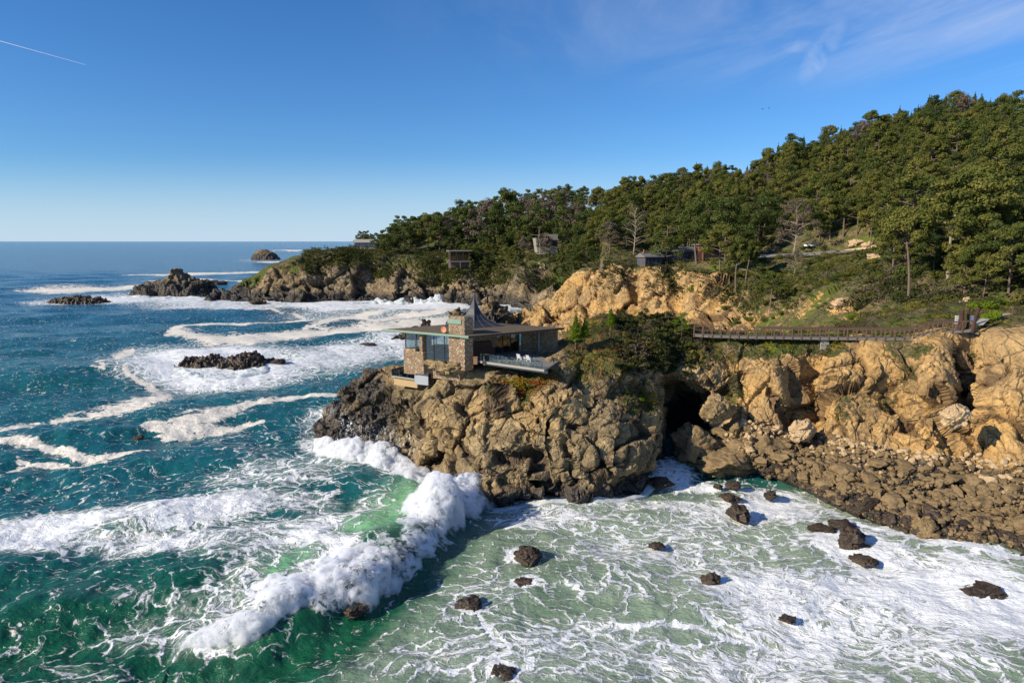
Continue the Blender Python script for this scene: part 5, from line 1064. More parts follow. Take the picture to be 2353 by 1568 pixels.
def rockm(name, c0, c1, c2, wetz=None, rough=.9):
    m = NT(name); p = m.pos(); oi = m.n('ShaderNodeObjectInfo'); n_ = m.noise(p, .9, 6, .65); f_ = m.noise(p, 5, 5, .7)
    c = m.mix(m.ramp(n_, .38, .62), c0, c1); c = m.mix(m.ramp(f_, .45, .75), c, c2); c = m.mix(m.math('MULTIPLY', oi.outputs['Random'], .4), c, m.mix(.5, c, c0)); m.bsdf(c, rough, .3, m.bump(m.math('ADD', n_, m.math('MULTIPLY', f_, .5)), .8, .18)); return m.m
M_bdark = rockm('brown_boulder', (.135, .092, .043), (.22, .155, .078), (.29, .215, .122)); M_bpale = rockm('ochre_boulder', (.36, .26, .15), (.48, .34, .19), (.55, .44, .30)); M_bwet = rockm('wet_black_rock', (.030, .022, .017), (.060, .043, .030), (.12, .088, .055), rough=.45)
def bpool(mat, s0): return Pool([mesh_obj('boulder', *rockmesh(s0 + i, 3, 14, (1, .85 + .05 * (i % 4), .62 + .07 * (i % 5)), .10, .52), mat) for i in range(9)])
bd, bp_, bw = bpool(M_bdark, 400), bpool(M_bpale, 420), bpool(M_bwet, 440)
taken = []; cnt = [0, 0]
def onbeach(loc):
    x_, y_ = proj(np.array(loc)); pale = (loc[2] > 4.2 + 1.0 * rng.normal()); s_ = float((.42 + .85 * rng.random() ** 2.6) * (.75 if pale else 1))
    pool = bp_ if pale else (bw if loc[2] < .9 + .3 * rng.normal() else bd)
    lb = {id(bp_): 'pale ochre rock in the rubble at the foot of the cliff', id(bd): 'rounded brown boulder on the boulder beach', id(bw): 'dark wet boulder at the water edge of the boulder beach'}[id(pool)]
    o = pool.put((loc[0], loc[1], loc[2] + .30 * s_), (s_ * float(.75 + .9 * rng.random()), s_ * float(.8 + .5 * rng.random()), s_ * float(.7 + .7 * rng.random())), lb, 'boulder', {id(bp_): 'pale rocks below the cliff', id(bd): 'brown boulders on the beach', id(bw): 'wet boulders at the water edge'}[id(pool)])
cb = (NPX > 1660) & (NPX < 2440) & (NEARROW > .9) & (NEARROW < 3.7) & (NEARG[..., 2] > -.1) & (NEARG[..., 2] < 9)
n_ = scatter(NEARG, cb, 295, 1.25, onbeach); raise_ = 0
# the smaller stones between them: one mass
RV = [rockmesh(900 + k, 1 if k > 3 else 2, 7, (1, 1, .8), .1, .62) for k in range(9)] if False else None
ICO[2] = ico(2); RS = [rockmesh(900 + k, 2, 12, (1, .8, .65), .08, .50) for k in range(8)]
ii = np.argwhere(cb); zz_ = NEARG[cb][:, 2]; pr_ = np.where(zz_ > 3, .5, 1.0); ii = ii[rng.choice(len(ii), 3600, p=pr_ / pr_.sum())]; VV, FF, off = [], [], 0; zt = []
for k, (i, j) in enumerate(ii):
    s_ = .14 + .52 * rng.random() ** 2.4; V1, F1_ = RS[k % 8]; a_ = rng.random() * 6.28; c_, sn_ = math.cos(a_), math.sin(a_); v = V1 * (s_ * (.7 + .6 * rng.random(3))); v = np.stack([v[:, 0] * c_ - v[:, 1] * sn_, v[:, 0] * sn_ + v[:, 1] * c_, v[:, 2]], 1)
    VV.append(v + NEARG[i, j] + [0, -.1, .12 + .2 * s_]); FF.append(F1_ + off); off += len(V1); zt.append(NEARG[i, j][2] + rng.normal() * .8)
o = mesh_obj('beach_rubble', np.concatenate(VV), np.concatenate(FF), M_bdark); o.data.materials.append(M_bpale); o.data.materials.append(M_bwet); zt = np.array(zt)
o.data.polygons.foreach_set('material_index', np.repeat(np.where(zt > 3.9, 1, np.where(zt < .6, 2, 0)), len(RS[0][1])).astype(np.int32)); tag(o, kind='stuff')
# big blocks at the foot of the cliff and by the cave
def bigrock(seed, px_, py_, z, wpx, hpx, mat, label, name='boulder', deepk=.9, sub=5, planes=7, rough=.22, dz=0.0, cut=.62):
    a = W(px_, py_, z); d = a[1]; w_ = wpx / F * d / 2; h_ = hpx / F * d / .97 ; v, f = rockmesh(seed, sub, planes, (1, 1, 1), rough, cut)
    v = v * np.array([w_, w_ * deepk, h_ * .62]); o = mesh_obj(name, v, f, mat); o.location = (a[0], a[1] + w_ * deepk * .6, z + h_ * .38 + dz); tag(o, label, 'rock'); return o
for i, a in enumerate(((1700,985,3.6,150,90,M_bpale,'big grey pale slab block at the right side of the cave mouth'),(1610,1075,0,130,100,M_bdark,'shaded brown block between the cave water and the beach'),(1745,1060,1.0,150,75,M_bdark,'wedge shaped layered block at the left end of the boulder beach'),(1665,1090,0,140,55,M_bdark,'low lumpy brown block at the water left of the beach'),(1650,965,6.5,70,60,M_near,'pale upright block wedged above the cave mouth'),(1848,1005,4.6,58,42,M_bpale,'round block at the foot of the shaded cliff alcove'),(2205,975,9.5,60,50,M_bpale,'smooth grey block fallen in the gully at the right'),(2130,1230,.2,52,42,M_bdark,'pointed brown boulder at the lower edge of the beach'))):
    o = bigrock(500 + i, *a)
    if a[5] is M_near:
        for nm in ('veg', 'wet', 'tone'): fattr(o, nm, np.full(len(o.data.vertices), .3 if nm == 'tone' else 0.0))
for i, (a, b, Y_, w_, h_, lb) in enumerate(((1018, 846, 88.6, 74, 34, 'tan rock mound right under the glass door of the stone house'), (1052, 846, 86.6, 50, 26, 'low tan rock at the foot of the chimney pillar'))):
    q = S(a, b, Y_); v, f = rockmesh(820 + i, 4, 9, (1, 1, 1), .2, .6); o = mesh_obj('rock_outcrop', v * np.array([w_, w_ * .9, h_ * 1.1]) / F * Y_ / 2 * 1.15, f, M_near); o.location = (q[0], q[1] + 1.0, q[2] + .2); tag(o, lb, 'rock')
    for nm in ('veg', 'wet', 'tone'): fattr(o, nm, np.full(len(o.data.vertices), .25 if nm == 'tone' else 0.0))
# rocks standing in the sea
sea = [(1210,1292,76,48,'black seaweedy rock in the green water below the sea rock'),(1208,1352,60,22,'low half awash rock under the first black rock'),(1080,1408,74,50,'round dark rock awash right of the breaking wave'),(812,1412,62,26,'dark rock showing at the foot of the breaking wave'),(1155,1568,90,52,'dark brown rock at the bottom edge of the picture'),(1150,1522,70,24,'low dark rock just above the bottom edge one'),(1512,1260,42,14,'small low dark rock in the middle of the foamy cove'),(1640,1345,44,44,'steep little rock with foam streaming round it in the cove'),(1816,1428,38,12,'tiny dark rock in dense foam in the lower cove'),(1703,1190,62,40,'pointed dark rock in the foam left of the beach'),(1772,1143,34,22,'round dark rock near the beach edge'),(1684,1150,48,14,'flat dark rock above the pointed one'),(1652,1121,26,12,'small dark rock at the left of the brown round one'),(1688,1121,38,16,'brown rounded rock in the foam near the beach'),(1520,1115,52,26,'black rock in the channel in front of the cave'),(1968,1262,82,66,'big pointed brown rock standing in foam off the beach'),(1992,1295,58,22,'low dark rock in front of the big pointed brown rock'),(2272,1378,100,32,'long dark rock in dense foam at the right'),(2330,1316,44,16,'small dark rock near the right edge off the beach'),(2349,1372,44,12,'flat rock at the right edge beside the long dark rock'),(2215,1272,110,22,'low long dark reef at the lower beach edge'),(1895,1222,50,16,'low dark rock left of the big pointed brown rock'),(1940,1212,50,20,'dark rock joining the beach behind the pointed brown rock'),(316,1010,26,10,'tiny dark rock alone between the foam streaks at the left'),
 (636,838,42,16,'small pointed black rock right of the wave washed reef'),(842,795,36,7,'tiny dark rock in the surf left of the stone house'),(1255,748,48,26,'dark cave like rock at the foot of the ochre cliff'),(485,655,54,12,'low dark rock right of the largest sea stack'),(512,690,64,18,'low black rock off the tip of the headland'),(664,692,78,24,'black rock at the foot of the headland cliff'),(590,698,44,8,'thin dark rock in the surf below the headland'),(1020,694,46,9,'little dark rock in the surf under the far cliffs')]
for i, (a, b, w_, h_, lb) in enumerate(sea):
    bigrock(600 + i, a, b - 1, 0, w_, h_ * (.8 if b > 1050 else 1), M_bwet, lb, 'sea_rock', 1.0, 5, 10, .2, dz=-.24 * h_ / F * W(a, b)[1])
def stack(seed, px_, py_, wpx, hpx, label, mat, prof, deepk=.55, nz=.22, name='sea_stack'):
    """an islet: a heightfield mound with a hand drawn profile, roughened"""
    a = W(px_, py_); d = a[1]; w_ = wpx / F * d; h_ = hpx / F * d; n = 120; u = np.linspace(-1, 1, n); U, V_ = np.meshgrid(u, u, indexing='ij')
    pr_ = np.interp(U, np.linspace(-1, 1, len(prof)), prof); k = np.clip(1 - (V_ / (.35 + .65 * np.sqrt(np.clip(1 - U * U, 0, 1)))) ** 2, -.6, 1)
    X = U * w_ / 2; Y_ = V_ * w_ * deepk / 2; base = np.stack([X, Y_, U * 0], -1); Zz = h_ * pr_ * np.sign(k) * np.abs(k) ** .6
    G_ = np.stack([X, Y_, Zz], -1); N_ = gnorm(G_); q = G_ / h_ * 2 + seed; dd = rockdisp(q, (1.1, .45), (1.0, .5), seed) * h_ * nz
    G_ = G_ + N_ * np.sign(N_[..., 2:3] + 1e-9) * dd[..., None]; edge = np.maximum(np.abs(U), np.abs(V_)); G_[..., 2] -= h_ * .5 * sst(.85, 1, edge)
    o = mesh_obj(name, G_.reshape(-1, 3), gridfaces(n, n), mat); o.location = (a[0], a[1] + w_ * deepk * .4, 0); tag(o, label, 'rock')
    if mat is M_far:
        for nm, v in (('veg', np.full((n, n), -.6)), ('wet', np.clip(1.0 - G_[..., 2] / (h_ * .75) + .25, 0, 1)), ('tone', np.full((n, n), .5))): fattr(o, nm, v)
    return o
stack(11, 380, 678, 196, 56, 'largest dark sea stack with a pale bare peak, far left of the headland', M_far, (0, .3, .42, .5, .62, 1.0, .72, .62, .58, .3, 0), .6, .12)
stack(12, 166, 697, 146, 14, 'long low black reef at the far left', M_bwet, (0, .35, .55, .8, .7, 1.0, .9, .6, .7, .3, 0), .4, .25, 'sea_reef')
stack(13, 605, 597, 68, 24, 'round pale topped islet alone near the horizon', M_far, (0, .55, .8, .95, 1.0, .97, .85, .75, .5, .2, 0), .7, .06, 'islet')
stack(14, 500, 845, 225, 25, 'wide black reef with sea water pouring over it', M_bwet, (0, .55, .2, .7, .35, .25, .6, 1.0, .85, .3, .1), .55, .26, 'sea_reef')
stack(15, 1128, 752, 96, 66, 'brown jagged sea stack rising behind the glass spire', M_far, (0, .35, .5, .7, .95, 1.0, .9, .85, .6, .3, 0), .8, .16)
stack(16, 1052, 752, 60, 44, 'low brown rock left of the glass spire with spray over it', M_far, (0, .3, .5, .6, .8, 1.0, .6, .5, .3, .2, 0), .8, .18)
stack(17, 930, 782, 74, 26, 'slanting dark rock in the surf seen past the left roof corner', M_bwet, (0, .1, .2, .3, .4, .55, .7, .8, 1.0, .9, .2), .5, .2, 'sea_rock')
stack(18, 975, 762, 26, 26, 'small upright rock seen just above the roof left of the chimney', M_bwet, (0, .5, .8, .9, 1.0, .9, .8, .3, 0), .8, .2, 'sea_rock')
for P_ in (pines, cyps, firs, browns, bb, bs, bd, bp_, bw):
    for k_, u_ in enumerate(P_.used):
        if not u_:
            for c_ in list(P_.p[k_].children): bpy.data.objects.remove(c_)
            bpy.data.objects.remove(P_.p[k_])
# ------------------------------------------------------------------ white water
m = NT('white_water'); p = m.pos(); n_ = m.noise(p, 2.2, 6, .7)
b = m.n('ShaderNodeBsdfDiffuse'); m.l(m.mix(n_, (.80, .83, .85), (.90, .92, .92)), b.inputs[0]); t = m.n('ShaderNodeBsdfTranslucent'); t.inputs[0].default_value = (.80, .88, .88, 1)
m.l(m.bump(m.noise(p, 2, 3, .6), .2, .10), b.inputs['Normal']); x = m.n('ShaderNodeMixShader'); x.inputs[0].default_value = .5; m.l(b.outputs[0], x.inputs[1]); m.l(t.outputs[0], x.inputs[2]); m.l(x.outputs[0], m.out.inputs[0]); M_foam = m.m
m = NT('spray_mist'); p = m.pos(); v = m.n('ShaderNodeVolumePrincipled'); v.inputs['Color'].default_value = (.97, .98, 1, 1); v.inputs['Anisotropy'].default_value = .2; nn_ = m.noise(m.vadd(p, m.noise(p, .8, 3, .6, col=True), .9), 1.2, 7, .66); m.l(m.math('MULTIPLY', m.ramp(nn_, .38, .66), 8.0), v.inputs['Density']); m.l(v.outputs[0], m.out.inputs['Volume']); M_mist = m.m
def seaz(x, y):
    i = np.clip(np.searchsorted(-rr, -y), 1, len(rr) - 2); out = []
    j = np.clip(np.searchsorted(sx, x / (y * CP + 30 * SP)), 1, len(sx) - 1); return Z[i, j]
ICO2 = {2: ico(2), 3: ico(3)}
def surf(line, wb, wf, hh, seed, nu=420, nv=120, name='whitewater', puffs=0, pk=1.0, mist=0, drops=0, lump=1.0, lean=.4):
    L = crom(np.array([W(*q)[:2] for q in line]), nu); T = np.gradient(L, axis=0); T /= np.linalg.norm(T, axis=1, keepdims=True); Nn = np.stack([T[:, 1], -T[:, 0]], 1)
    if name == 'x': Nn = -Nn
    t = np.linspace(0, 1, nu); g = lambda a: np.interp(t, np.linspace(0, 1, len(a)), a)[:, None]
    v = np.linspace(-1, 1, nv)[None]; wbk, wfr, h_ = g(wb), g(wf), g(hh); ww_ = 1 + .9 * fbm(np.stack([t * 9, t * 0 + seed, t * 0], -1), 3, seed)[:, None]; s_ = np.where(v < 0, v * wbk * ww_, v * wfr * (2 - ww_ * .8))
    # Nn must point to the camera side (+ = front)
    sgn = np.sign(-(Nn[:, 1].mean())) or 1; Nn = Nn * sgn
    X = L[:, None, 0] + Nn[:, None, 0] * s_; Y_ = L[:, None, 1] + Nn[:, None, 1] * s_
    edge = np.clip(1 - np.abs(v) ** 2.0, 0, 1); prof = np.where(v < 0, .30 + .70 * (1 - np.abs(v)) ** 1.3, 1.0) * edge ** .5
    base = seaz(X, Y_); taper = (sst(0, .04, t) * (1 - sst(.93, 1, t)))[:, None]
    q = np.stack([X, Y_, X * 0 + seed], -1); low = np.clip(.75 + 2.0 * fbm(q * .20, 3, seed + 5), .18, 1.6)
    Zz = base * .65 + h_ * prof * taper * low - .25 - .5 * (np.abs(v) > .93)
    G_ = np.stack([X, Y_, Zz], -1); Nm = gnorm(G_); Nm *= np.sign(Nm[..., 2:3] + 1e-9); dd = 0
    for sc_, am in ((2.4, .50), (1.1, .34), (.5, .18)):
        qq = G_ / sc_ + .35 * np.stack([fbm(G_ / sc_ + 4, 2, seed), fbm(G_ / sc_ + 8, 2, seed + 1), fbm(G_ / sc_ + 12, 2, seed + 2)], -1); f1, f2, _, cid = worley(qq, seed + int(sc_ * 10)); dd = dd + am * (.8 - f1 * f1 * 1.5) * (.6 + .8 * cid)
    dd = dd * lump * np.clip(h_ / 1.8, .15, 1.4) * (.35 + .65 * edge) ; fr = fbm(q * 1.3, 4, seed + 9) * np.clip(h_, 0, 1) * .25
    G2 = G_ + Nm * (dd * taper + fr * edge)[..., None]
    o = mesh_obj('white_water', G2.reshape(-1, 3), gridfaces(nu, nv), M_foam, smooth=True); tag(o, kind='stuff')
    H_ = (h_ * taper * np.ones_like(X)); fade = np.clip(edge, 0, 1)
    if puffs:       # billows of thrown water: many overlapping rough lobes
        pr = (np.clip(H_, .05, 4) * (.25 + fade) * (np.abs(v) < .97)).ravel(); ii = rng.choice(pr.size, puffs, p=pr / pr.sum()); hh_ = H_.ravel()[ii]; VV, FF, off = [], [], 0
        for k, i_ in enumerate(ii):
            r_ = (.10 + .30 * rng.random() ** 2.4) * np.clip(hh_[k], .5, 3.2) ** .8 * pk; sub = 3 if r_ > .35 else 2; V0, F0 = ICO2[sub]
            d_ = V0 / 1.0; q_ = d_ * r_ ; n_ = fbm(q_ / .5 + k * 3.7, 4, 77, .6); v_ = q_ * (1 + .85 * n_)[:, None] * np.array([1, 1, .85])
            c_ = G2.reshape(-1, 3)[i_] + Nm.reshape(-1, 3)[i_] * r_ * .25 + rng.normal(size=3) * .15
            VV.append(v_ + c_); FF.append(F0 + off); off += len(v_)
        o = mesh_obj('thrown_foam', np.concatenate(VV), np.concatenate(FF), M_foam, smooth=True); tag(o, kind='stuff')
    if mist:       # soft veil of fine spray hanging round the thrown water
        k = (slice(None, None, 4), slice(None, None, 4)); q2 = G_[k]; top = q2 + Nm[k] * (dd[k] * .9 + mist * (1 + 1.2 * fbm(q2 * .6, 3, 5)) * np.clip(H_[k] / 2.2, .12, 1.2))[..., None]; top[..., 2] = np.maximum(top[..., 2], base[k] - .1)
        vv_ = np.abs(v[:, ::4]) * np.ones_like(top[..., 2]); top[..., 2] = np.where(vv_ > .97, base[k] - .5, top[..., 2]); top[0, :, 2] = base[k][0] - .5; top[-1, :, 2] = base[k][-1] - .5
        bot = top.copy(); bot[..., 2] = np.minimum(base[k] - .6, top[..., 2] - .1)
        a, b_ = top.shape[:2]; n_ = a * b_; f = gridfaces(a, b_); ring = [i * b_ for i in range(a)] + [(a - 1) * b_ + j for j in range(1, b_)] + [i * b_ + b_ - 1 for i in range(a - 2, -1, -1)] + [j for j in range(b_ - 2, 0, -1)]
        side = np.array([(r_, r2, n_ + r2, n_ + r_) for r_, r2 in zip(ring, ring[1:] + ring[:1])])
        if (f[0] is not None) and Nm[0, 0, 2] * np.cross(G_[1, 0] - G_[0, 0], G_[0, 1] - G_[0, 0])[2] < 0: F_ = np.concatenate([f[:, ::-1], f + n_, side])
        else: F_ = np.concatenate([f, f[:, ::-1] + n_, side[:, ::-1]])
        o = mesh_obj('spray_mist', np.concatenate([top.reshape(-1, 3), bot.reshape(-1, 3)]), F_, M_mist); tag(o, kind='stuff')
    if drops:
        pr = (np.clip(h_, 0, 3) * (fade + .3) * (v > -.9) * np.ones_like(X)).ravel(); ii = rng.choice(pr.size, drops, p=pr / pr.sum()); sc_ = np.clip(H_.ravel()[ii][:, None], .2, 2.5)
        c = G2.reshape(-1, 3)[ii] + (Nm.reshape(-1, 3)[ii] * .8 + np.array([0, 0, .3])) * (rng.exponential(.24, (drops, 1)) * sc_) + rng.normal(size=(drops, 3)) * .18 * sc_
        s2 = (.010 + .022 * rng.random((drops, 1, 1)) ** 2); tet = np.array([(1, 1, 1), (-1, -1, 1), (-1, 1, -1), (1, -1, -1)]) ; R_ = rng.normal(size=(drops, 4, 3)) * .3 + tet; V_ = c[:, None] + R_ * s2
        f = np.array([(0, 1, 2), (0, 3, 1), (0, 2, 3), (1, 3, 2)])[None] + 4 * np.arange(drops)[:, None, None]
        o = mesh_obj('spray_drops', V_.reshape(-1, 3), f.reshape(-1, 3), M_foam); tag(o, kind='stuff')
    return G2
CL = [(1112,1120),(1085,1140),(1040,1175),(985,1230),(935,1280),(880,1325),(820,1368),(740,1392),(670,1418),(600,1440),(520,1458),(450,1466),(400,1468)]
surf(CL, [3,3.6,3.8,3.0,3.4,6,7,5.5,3.5,3,2.5,2,1], [1.0,1.3,1.3,1.1,1.0,1.1,1.2,1.0,.9,.9,.7,.5,.4], [2.0,2.5,2.4,1.9,1.5,1.6,1.9,1.6,1.4,1.1,.65,.3,.1], 31, 900, 200, puffs=0, mist=.8, drops=0)
surf([(742,985),(752,1012),(775,1038),(830,1052),(890,1066),(945,1082),(1000,1100),(1060,1128),(1108,1146)], [.4,.6,1.0,1.0,1.0,.9,.8,.6,.4], [1.2,2.0,2.6,3.2,3.2,3.0,2.6,1.6,.8], [.5,.9,1.6,1.7,1.9,1.7,1.5,1.5,.5], 41, 420, 90, puffs=0, mist=.6, drops=0)
surf([(1500,1092),(1470,1124),(1400,1138),(1310,1142),(1210,1144),(1130,1148)], [.3]*6, [.5,.7,.6,.7,.6,.5], [.25,.35,.3,.35,.3,.2], 43, 260, 30, lump=.6)
surf([(790,698),(860,694),(905,696),(950,694),(1000,694),(1045,692)], [2]*6, [3,5,4,5,4,2], [.8,1.6,1.0,3.0,2.2,.6], 44, 400, 60, lump=.8)
surf([(640,700),(700,697),(760,696)], [2]*3, [3,4,3], [.6,1.0,.6], 45, 100, 20); surf([(285,680),(340,682),(400,682),(470,681)], [2]*4, [3,4,3,2], [.5,.9,.8,.4], 46, 120, 20); surf([(395,848),(450,855),(520,858),(590,850),(620,842)], [2,3,3,3,1], [2,2.5,2.5,2,1], [.4,.9,1.1,.8,.3], 47, 220, 50, lump=.5)
surf([(1050,752),(1085,750),(1120,752)], [2,3,2], [2,3,2], [1.0,2.6,.8], 48, 90, 30, lump=.6)
# ------------------------------------------------------------------ houses on the far shore
M_slate = simple('slate_roof', (.15, .15, .15), .8, .2, .2, 1); M_bluewin = simple('blue_reflecting_glass', (.05, .085, .15), .15, .6, .2, 1); M_brick = simple('brick', (.26, .13, .09), .9, .2, .3, 2); M_palewall = simple('pale_wall', (.27, .25, .21), .8, .2, .12, 1); M_darkwall = simple('dark_timber', (.10, .075, .06), .85, .2, .3, 2); M_paleroof = simple('pale_shingle', (.33, .31, .27), .85, .2, .2, 1)
def hut(loc, rz, w_, d_, h_, wall, roof, label, kind='gable', wins=3, winmat=None, chim=None, over=.5, cat='house', name='house', deck=False):
    r = empty(name, loc, rz); tag(r, label, cat); part('wall', prism([(-w_/2, -d_/2), (w_/2, -d_/2), (w_/2, d_/2), (-w_/2, d_/2)], -3.5, h_), wall, r); o = over
    if kind == 'gable':
        rh = d_ * .24; V = [(-w_/2-o, -d_/2-o, h_), (w_/2+o, -d_/2-o, h_), (w_/2+o, d_/2+o, h_), (-w_/2-o, d_/2+o, h_), (-w_/2-o, 0, h_+rh), (w_/2+o, 0, h_+rh)]; V = V + [(x_, y_, z_ + .22) for x_, y_, z_ in V]
        Fc = [(0, 3, 2, 1), (6, 7, 11, 10), (7, 8, 11), (8, 9, 10, 11), (9, 6, 10), (0, 1, 7, 6), (1, 2, 8, 7), (2, 3, 9, 8), (3, 0, 6, 9)]; rf = part('roof', (V, Fc), roof, r)
    else: rf = part('roof', prism([(-w_/2-o, -d_/2-o), (w_/2+o*2, -d_/2-o), (w_/2+o*2, d_/2+o), (-w_/2-o, d_/2+o)], h_, h_ + .35), roof, r)
    if chim: part('chimney', join([prism([(chim[0]-.6, -.5), (chim[0]+.6, -.5), (chim[0]+.6, .5), (chim[0]-.6, .5)], h_ - .2, h_ + chim[1]), prism([(chim[0]-.25, -.2), (chim[0]+.25, -.2), (chim[0]+.25, .2), (chim[0]-.25, .2)], h_ + chim[1], h_ + chim[1] + .9)]), M_brick, r)
    for k in range(wins):
        a = -w_/2 + w_ * (k + .12) / wins; b_ = -w_/2 + w_ * (k + .88) / wins; wd = part('window', prism([(a, -d_/2 - .06), (b_, -d_/2 - .06), (b_, -d_/2 - .02), (a, -d_/2 - .02)], .7, h_ - .5), winmat or M_bluewin, r)
        part('frame', join([beam((x_, -d_/2 - .09, .6), (x_, -d_/2 - .09, h_ - .4), .16, .1) for x_ in (a, b_)] + [beam((a, -d_/2 - .09, z_), (b_, -d_/2 - .09, z_), .1, .14) for z_ in (.65, h_ - .45)]), M_frame, wd)
    for k in range(2):
        y_ = -d_/2 + d_ * (k + .3) / 2; part('side_window', prism([(-w_/2 - .06, y_), (-w_/2 - .02, y_), (-w_/2 - .02, y_ + d_ * .28), (-w_/2 - .06, y_ + d_ * .28)], .8, h_ - .7), winmat or M_bluewin, r)
    if deck: part('balcony', join([prism([(-w_/2-1.5, -d_/2-2), (w_/2+1, -d_/2-2), (w_/2+1, -d_/2-.1), (-w_/2-1.5, -d_/2-.1)], -.4, -.1)] + [beam((x_, -d_/2-1.9, -3.5), (x_, -d_/2-1.9, -.4), .25, .25) for x_ in (-w_/2, 0, w_/2)]), M_deckwood, r)
    return r
def up(q, dz): return (q[0], q[1], q[2] + dz)
hut(S(1492, 611, 226), .35, 6.4, 5, 2.9, M_darkwall, M_slate, 'small cottage with blue windows and a grey gable roof on the ochre cliff', chim=(-2.2, 1.6), wins=4, name='cottage')
hut(S(1560, 600, 232), .1, 15, 6, 3.2, M_darkwall, M_slate, 'long low dark house with blue windows half hidden by cypresses', wins=6, chim=(-5.5, 4.6), name='house')
hut(S(1640, 602, 229), .15, 11, 7, 5.6, M_redwall, M_slate, 'taller red brown house with dark openings behind the stout pine', wins=4, winmat=M_frame, kind='flat', over=.8)
hut(S(1688, 596, 233), .15, 6, 6, 4.6, M_redwall, M_slate, 'red brown garage wing with a dark doorway beside the parked cars', wins=1, winmat=M_frame, kind='flat', over=.9, name='garage', cat='garage')
hut(S(1053, 599, 350), .25, 9.8, 7, 4.9, M_darkwall, M_palewall, 'dark boxy glass fronted cabin with a flat roof on the far cliff edge', wins=3, winmat=M_dglass, kind='flat', over=.7, name='cabin', deck=True)
h4 = hut(S(1256, 568, 340), .2, 9, 7, 3.6, M_palewall, M_palewall, 'stepped grey modern house with big dark windows among the far trees', wins=3, winmat=M_frame, kind='flat', over=.3)
part('upper_storey', prism([(0, -2), (5, -2), (5, 4), (0, 4)], 3.95, 6.4), M_palewall, h4); part('buttress', ([(-6.5, -3, 4.5), (-5.6, -3, 4.5), (-4.2, -3, -2.5), (-5.4, -3, -2.5), (-6.5, 3, 4.5), (-5.6, 3, 4.5), (-4.2, 3, -2.5), (-5.4, 3, -2.5)], [(0, 3, 2, 1), (4, 5, 6, 7), (0, 1, 5, 4), (1, 2, 6, 5), (2, 3, 7, 6), (3, 0, 4, 7)]), M_palewall, h4)
hut(S(842, 569, 398), .1, 12.5, 7, 2.9, M_palewall, M_paleroof, 'pale bungalow with a light gable roof alone at the seaward end of the far wood', wins=4, chim=(-1, 1.2), name='bungalow')
hut(S(1119, 533, 425), .1, 5, 5, 4.2, M_white, M_slate, 'white house wall glimpsed between dark trees on the far headland', wins=1, kind='flat')
hut(S(1290, 540, 420), 0, 12, 5, 3, M_palewall, M_paleroof, 'low pale house glimpsed behind trees above the stepped grey house', wins=3, winmat=M_frame)
# ------------------------------------------------------------------ cars
def carmat(n_, c): return simple(n_, c, .3, .6, .03)
def car(loc, rz, paint, label):
    r = empty('parked_car', loc, rz); tag(r, label, 'car'); L_, Wd = 4.4, 1.78
    pr = [(-2.2, .35), (-2.2, .80), (-2.0, .92), (-1.15, .98), (1.35, .98), (2.05, .86), (2.2, .6), (2.2, .35)]; cb_ = [(-1.85, .98), (-1.35, 1.46), (.35, 1.48), (1.1, .98)]
    def ext(pf, w0, w1=None):
        w1 = w1 or w0; n = len(pf); zt = max(z for _, z in pf); zb = min(z for _, z in pf); V = [(x_, -(w0 + (w1 - w0) * (z_ - zb) / (zt - zb)) / 2, z_) for x_, z_ in pf]; V += [(x_, -y_, z_) for x_, y_, z_ in V]
        return V, [tuple(range(n)), tuple(range(n, 2 * n))[::-1]] + [(i, n + i, n + (i + 1) % n, (i + 1) % n) for i in range(n)]
    part('body', ext(pr, Wd, Wd * .93), paint, r); part('windows', ext([(a, b_ + .004) for a, b_ in cb_], Wd * .90, Wd * .72), M_dglass, r); part('roof', ext([(-1.33, 1.47), (-1.25, 1.53), (.28, 1.53), (.36, 1.485)], Wd * .74), paint, r)
    for x_ in (-1.35, 1.38):
        for s_ in (-1, 1): part('wheel', tube([(x_, s_ * (Wd / 2 - .16), .33), (x_, s_ * (Wd / 2 + .02), .33)], .33, 12), M_frame, r)
    for s_ in (-.62, .62): part('headlight', prism([(2.17, s_ - .16), (2.215, s_ - .16), (2.215, s_ + .16), (2.17, s_ + .16)], .62, .76), M_white, r)
def roadpt(px_, py_): q = hillpt(px_, py_, (4.6, 8)); return (q[0], q[1], q[2] + .14)
car(roadpt(1704, 590), 2.9, carmat('blue_paint', (.10, .16, .22)), 'dark blue car parked in the shade beside the garage')
car(roadpt(1756, 588), 3.2, carmat('black_paint', (.03, .03, .035)), 'black car parked on the road right of the dark blue one')
car(up(hillpt(1866, 568, (4.6, 8)), .05), .1, M_white, 'white car standing alone on the open ground above the road')
q = hillpt(1684, 592, (4.6, 8)); tag(mesh_obj('marker_post', *beam((q[0], q[1], q[2] - .3), (q[0] + .1, q[1], q[2] + 2.1), .22, .22), M_white), 'slim white marker post at the left of the parked cars', 'post')
q = hillpt(1381, 624, (2, 8)); tag(mesh_obj('stone_pillar', *join([prism([(q[0]-.55, q[1]-.5), (q[0]+.55, q[1]-.5), (q[0]+.5, q[1]+.5), (q[0]-.5, q[1]+.5)], q[2] - 1, q[2] + 2.6), prism([(q[0]-.3, q[1]-.3), (q[0]+.35, q[1]-.3), (q[0]+.3, q[1]+.3), (q[0]-.3, q[1]+.3)], q[2] + 2.6, q[2] + 4.4)]), M_stone), 'lone stone pillar on the brink of the ochre cliff left of the cottage', 'pillar')
def wall(pts, h_, w_, label, mat=M_stone): tag(mesh_obj('stone_wall', *join([beam(Vector(a) + Vector((0, 0, h_ * .2)), Vector(b_) + Vector((0, 0, h_ * .2)), w_, h_) for a, b_ in zip(pts[:-1], pts[1:])]), mat), label, 'wall')
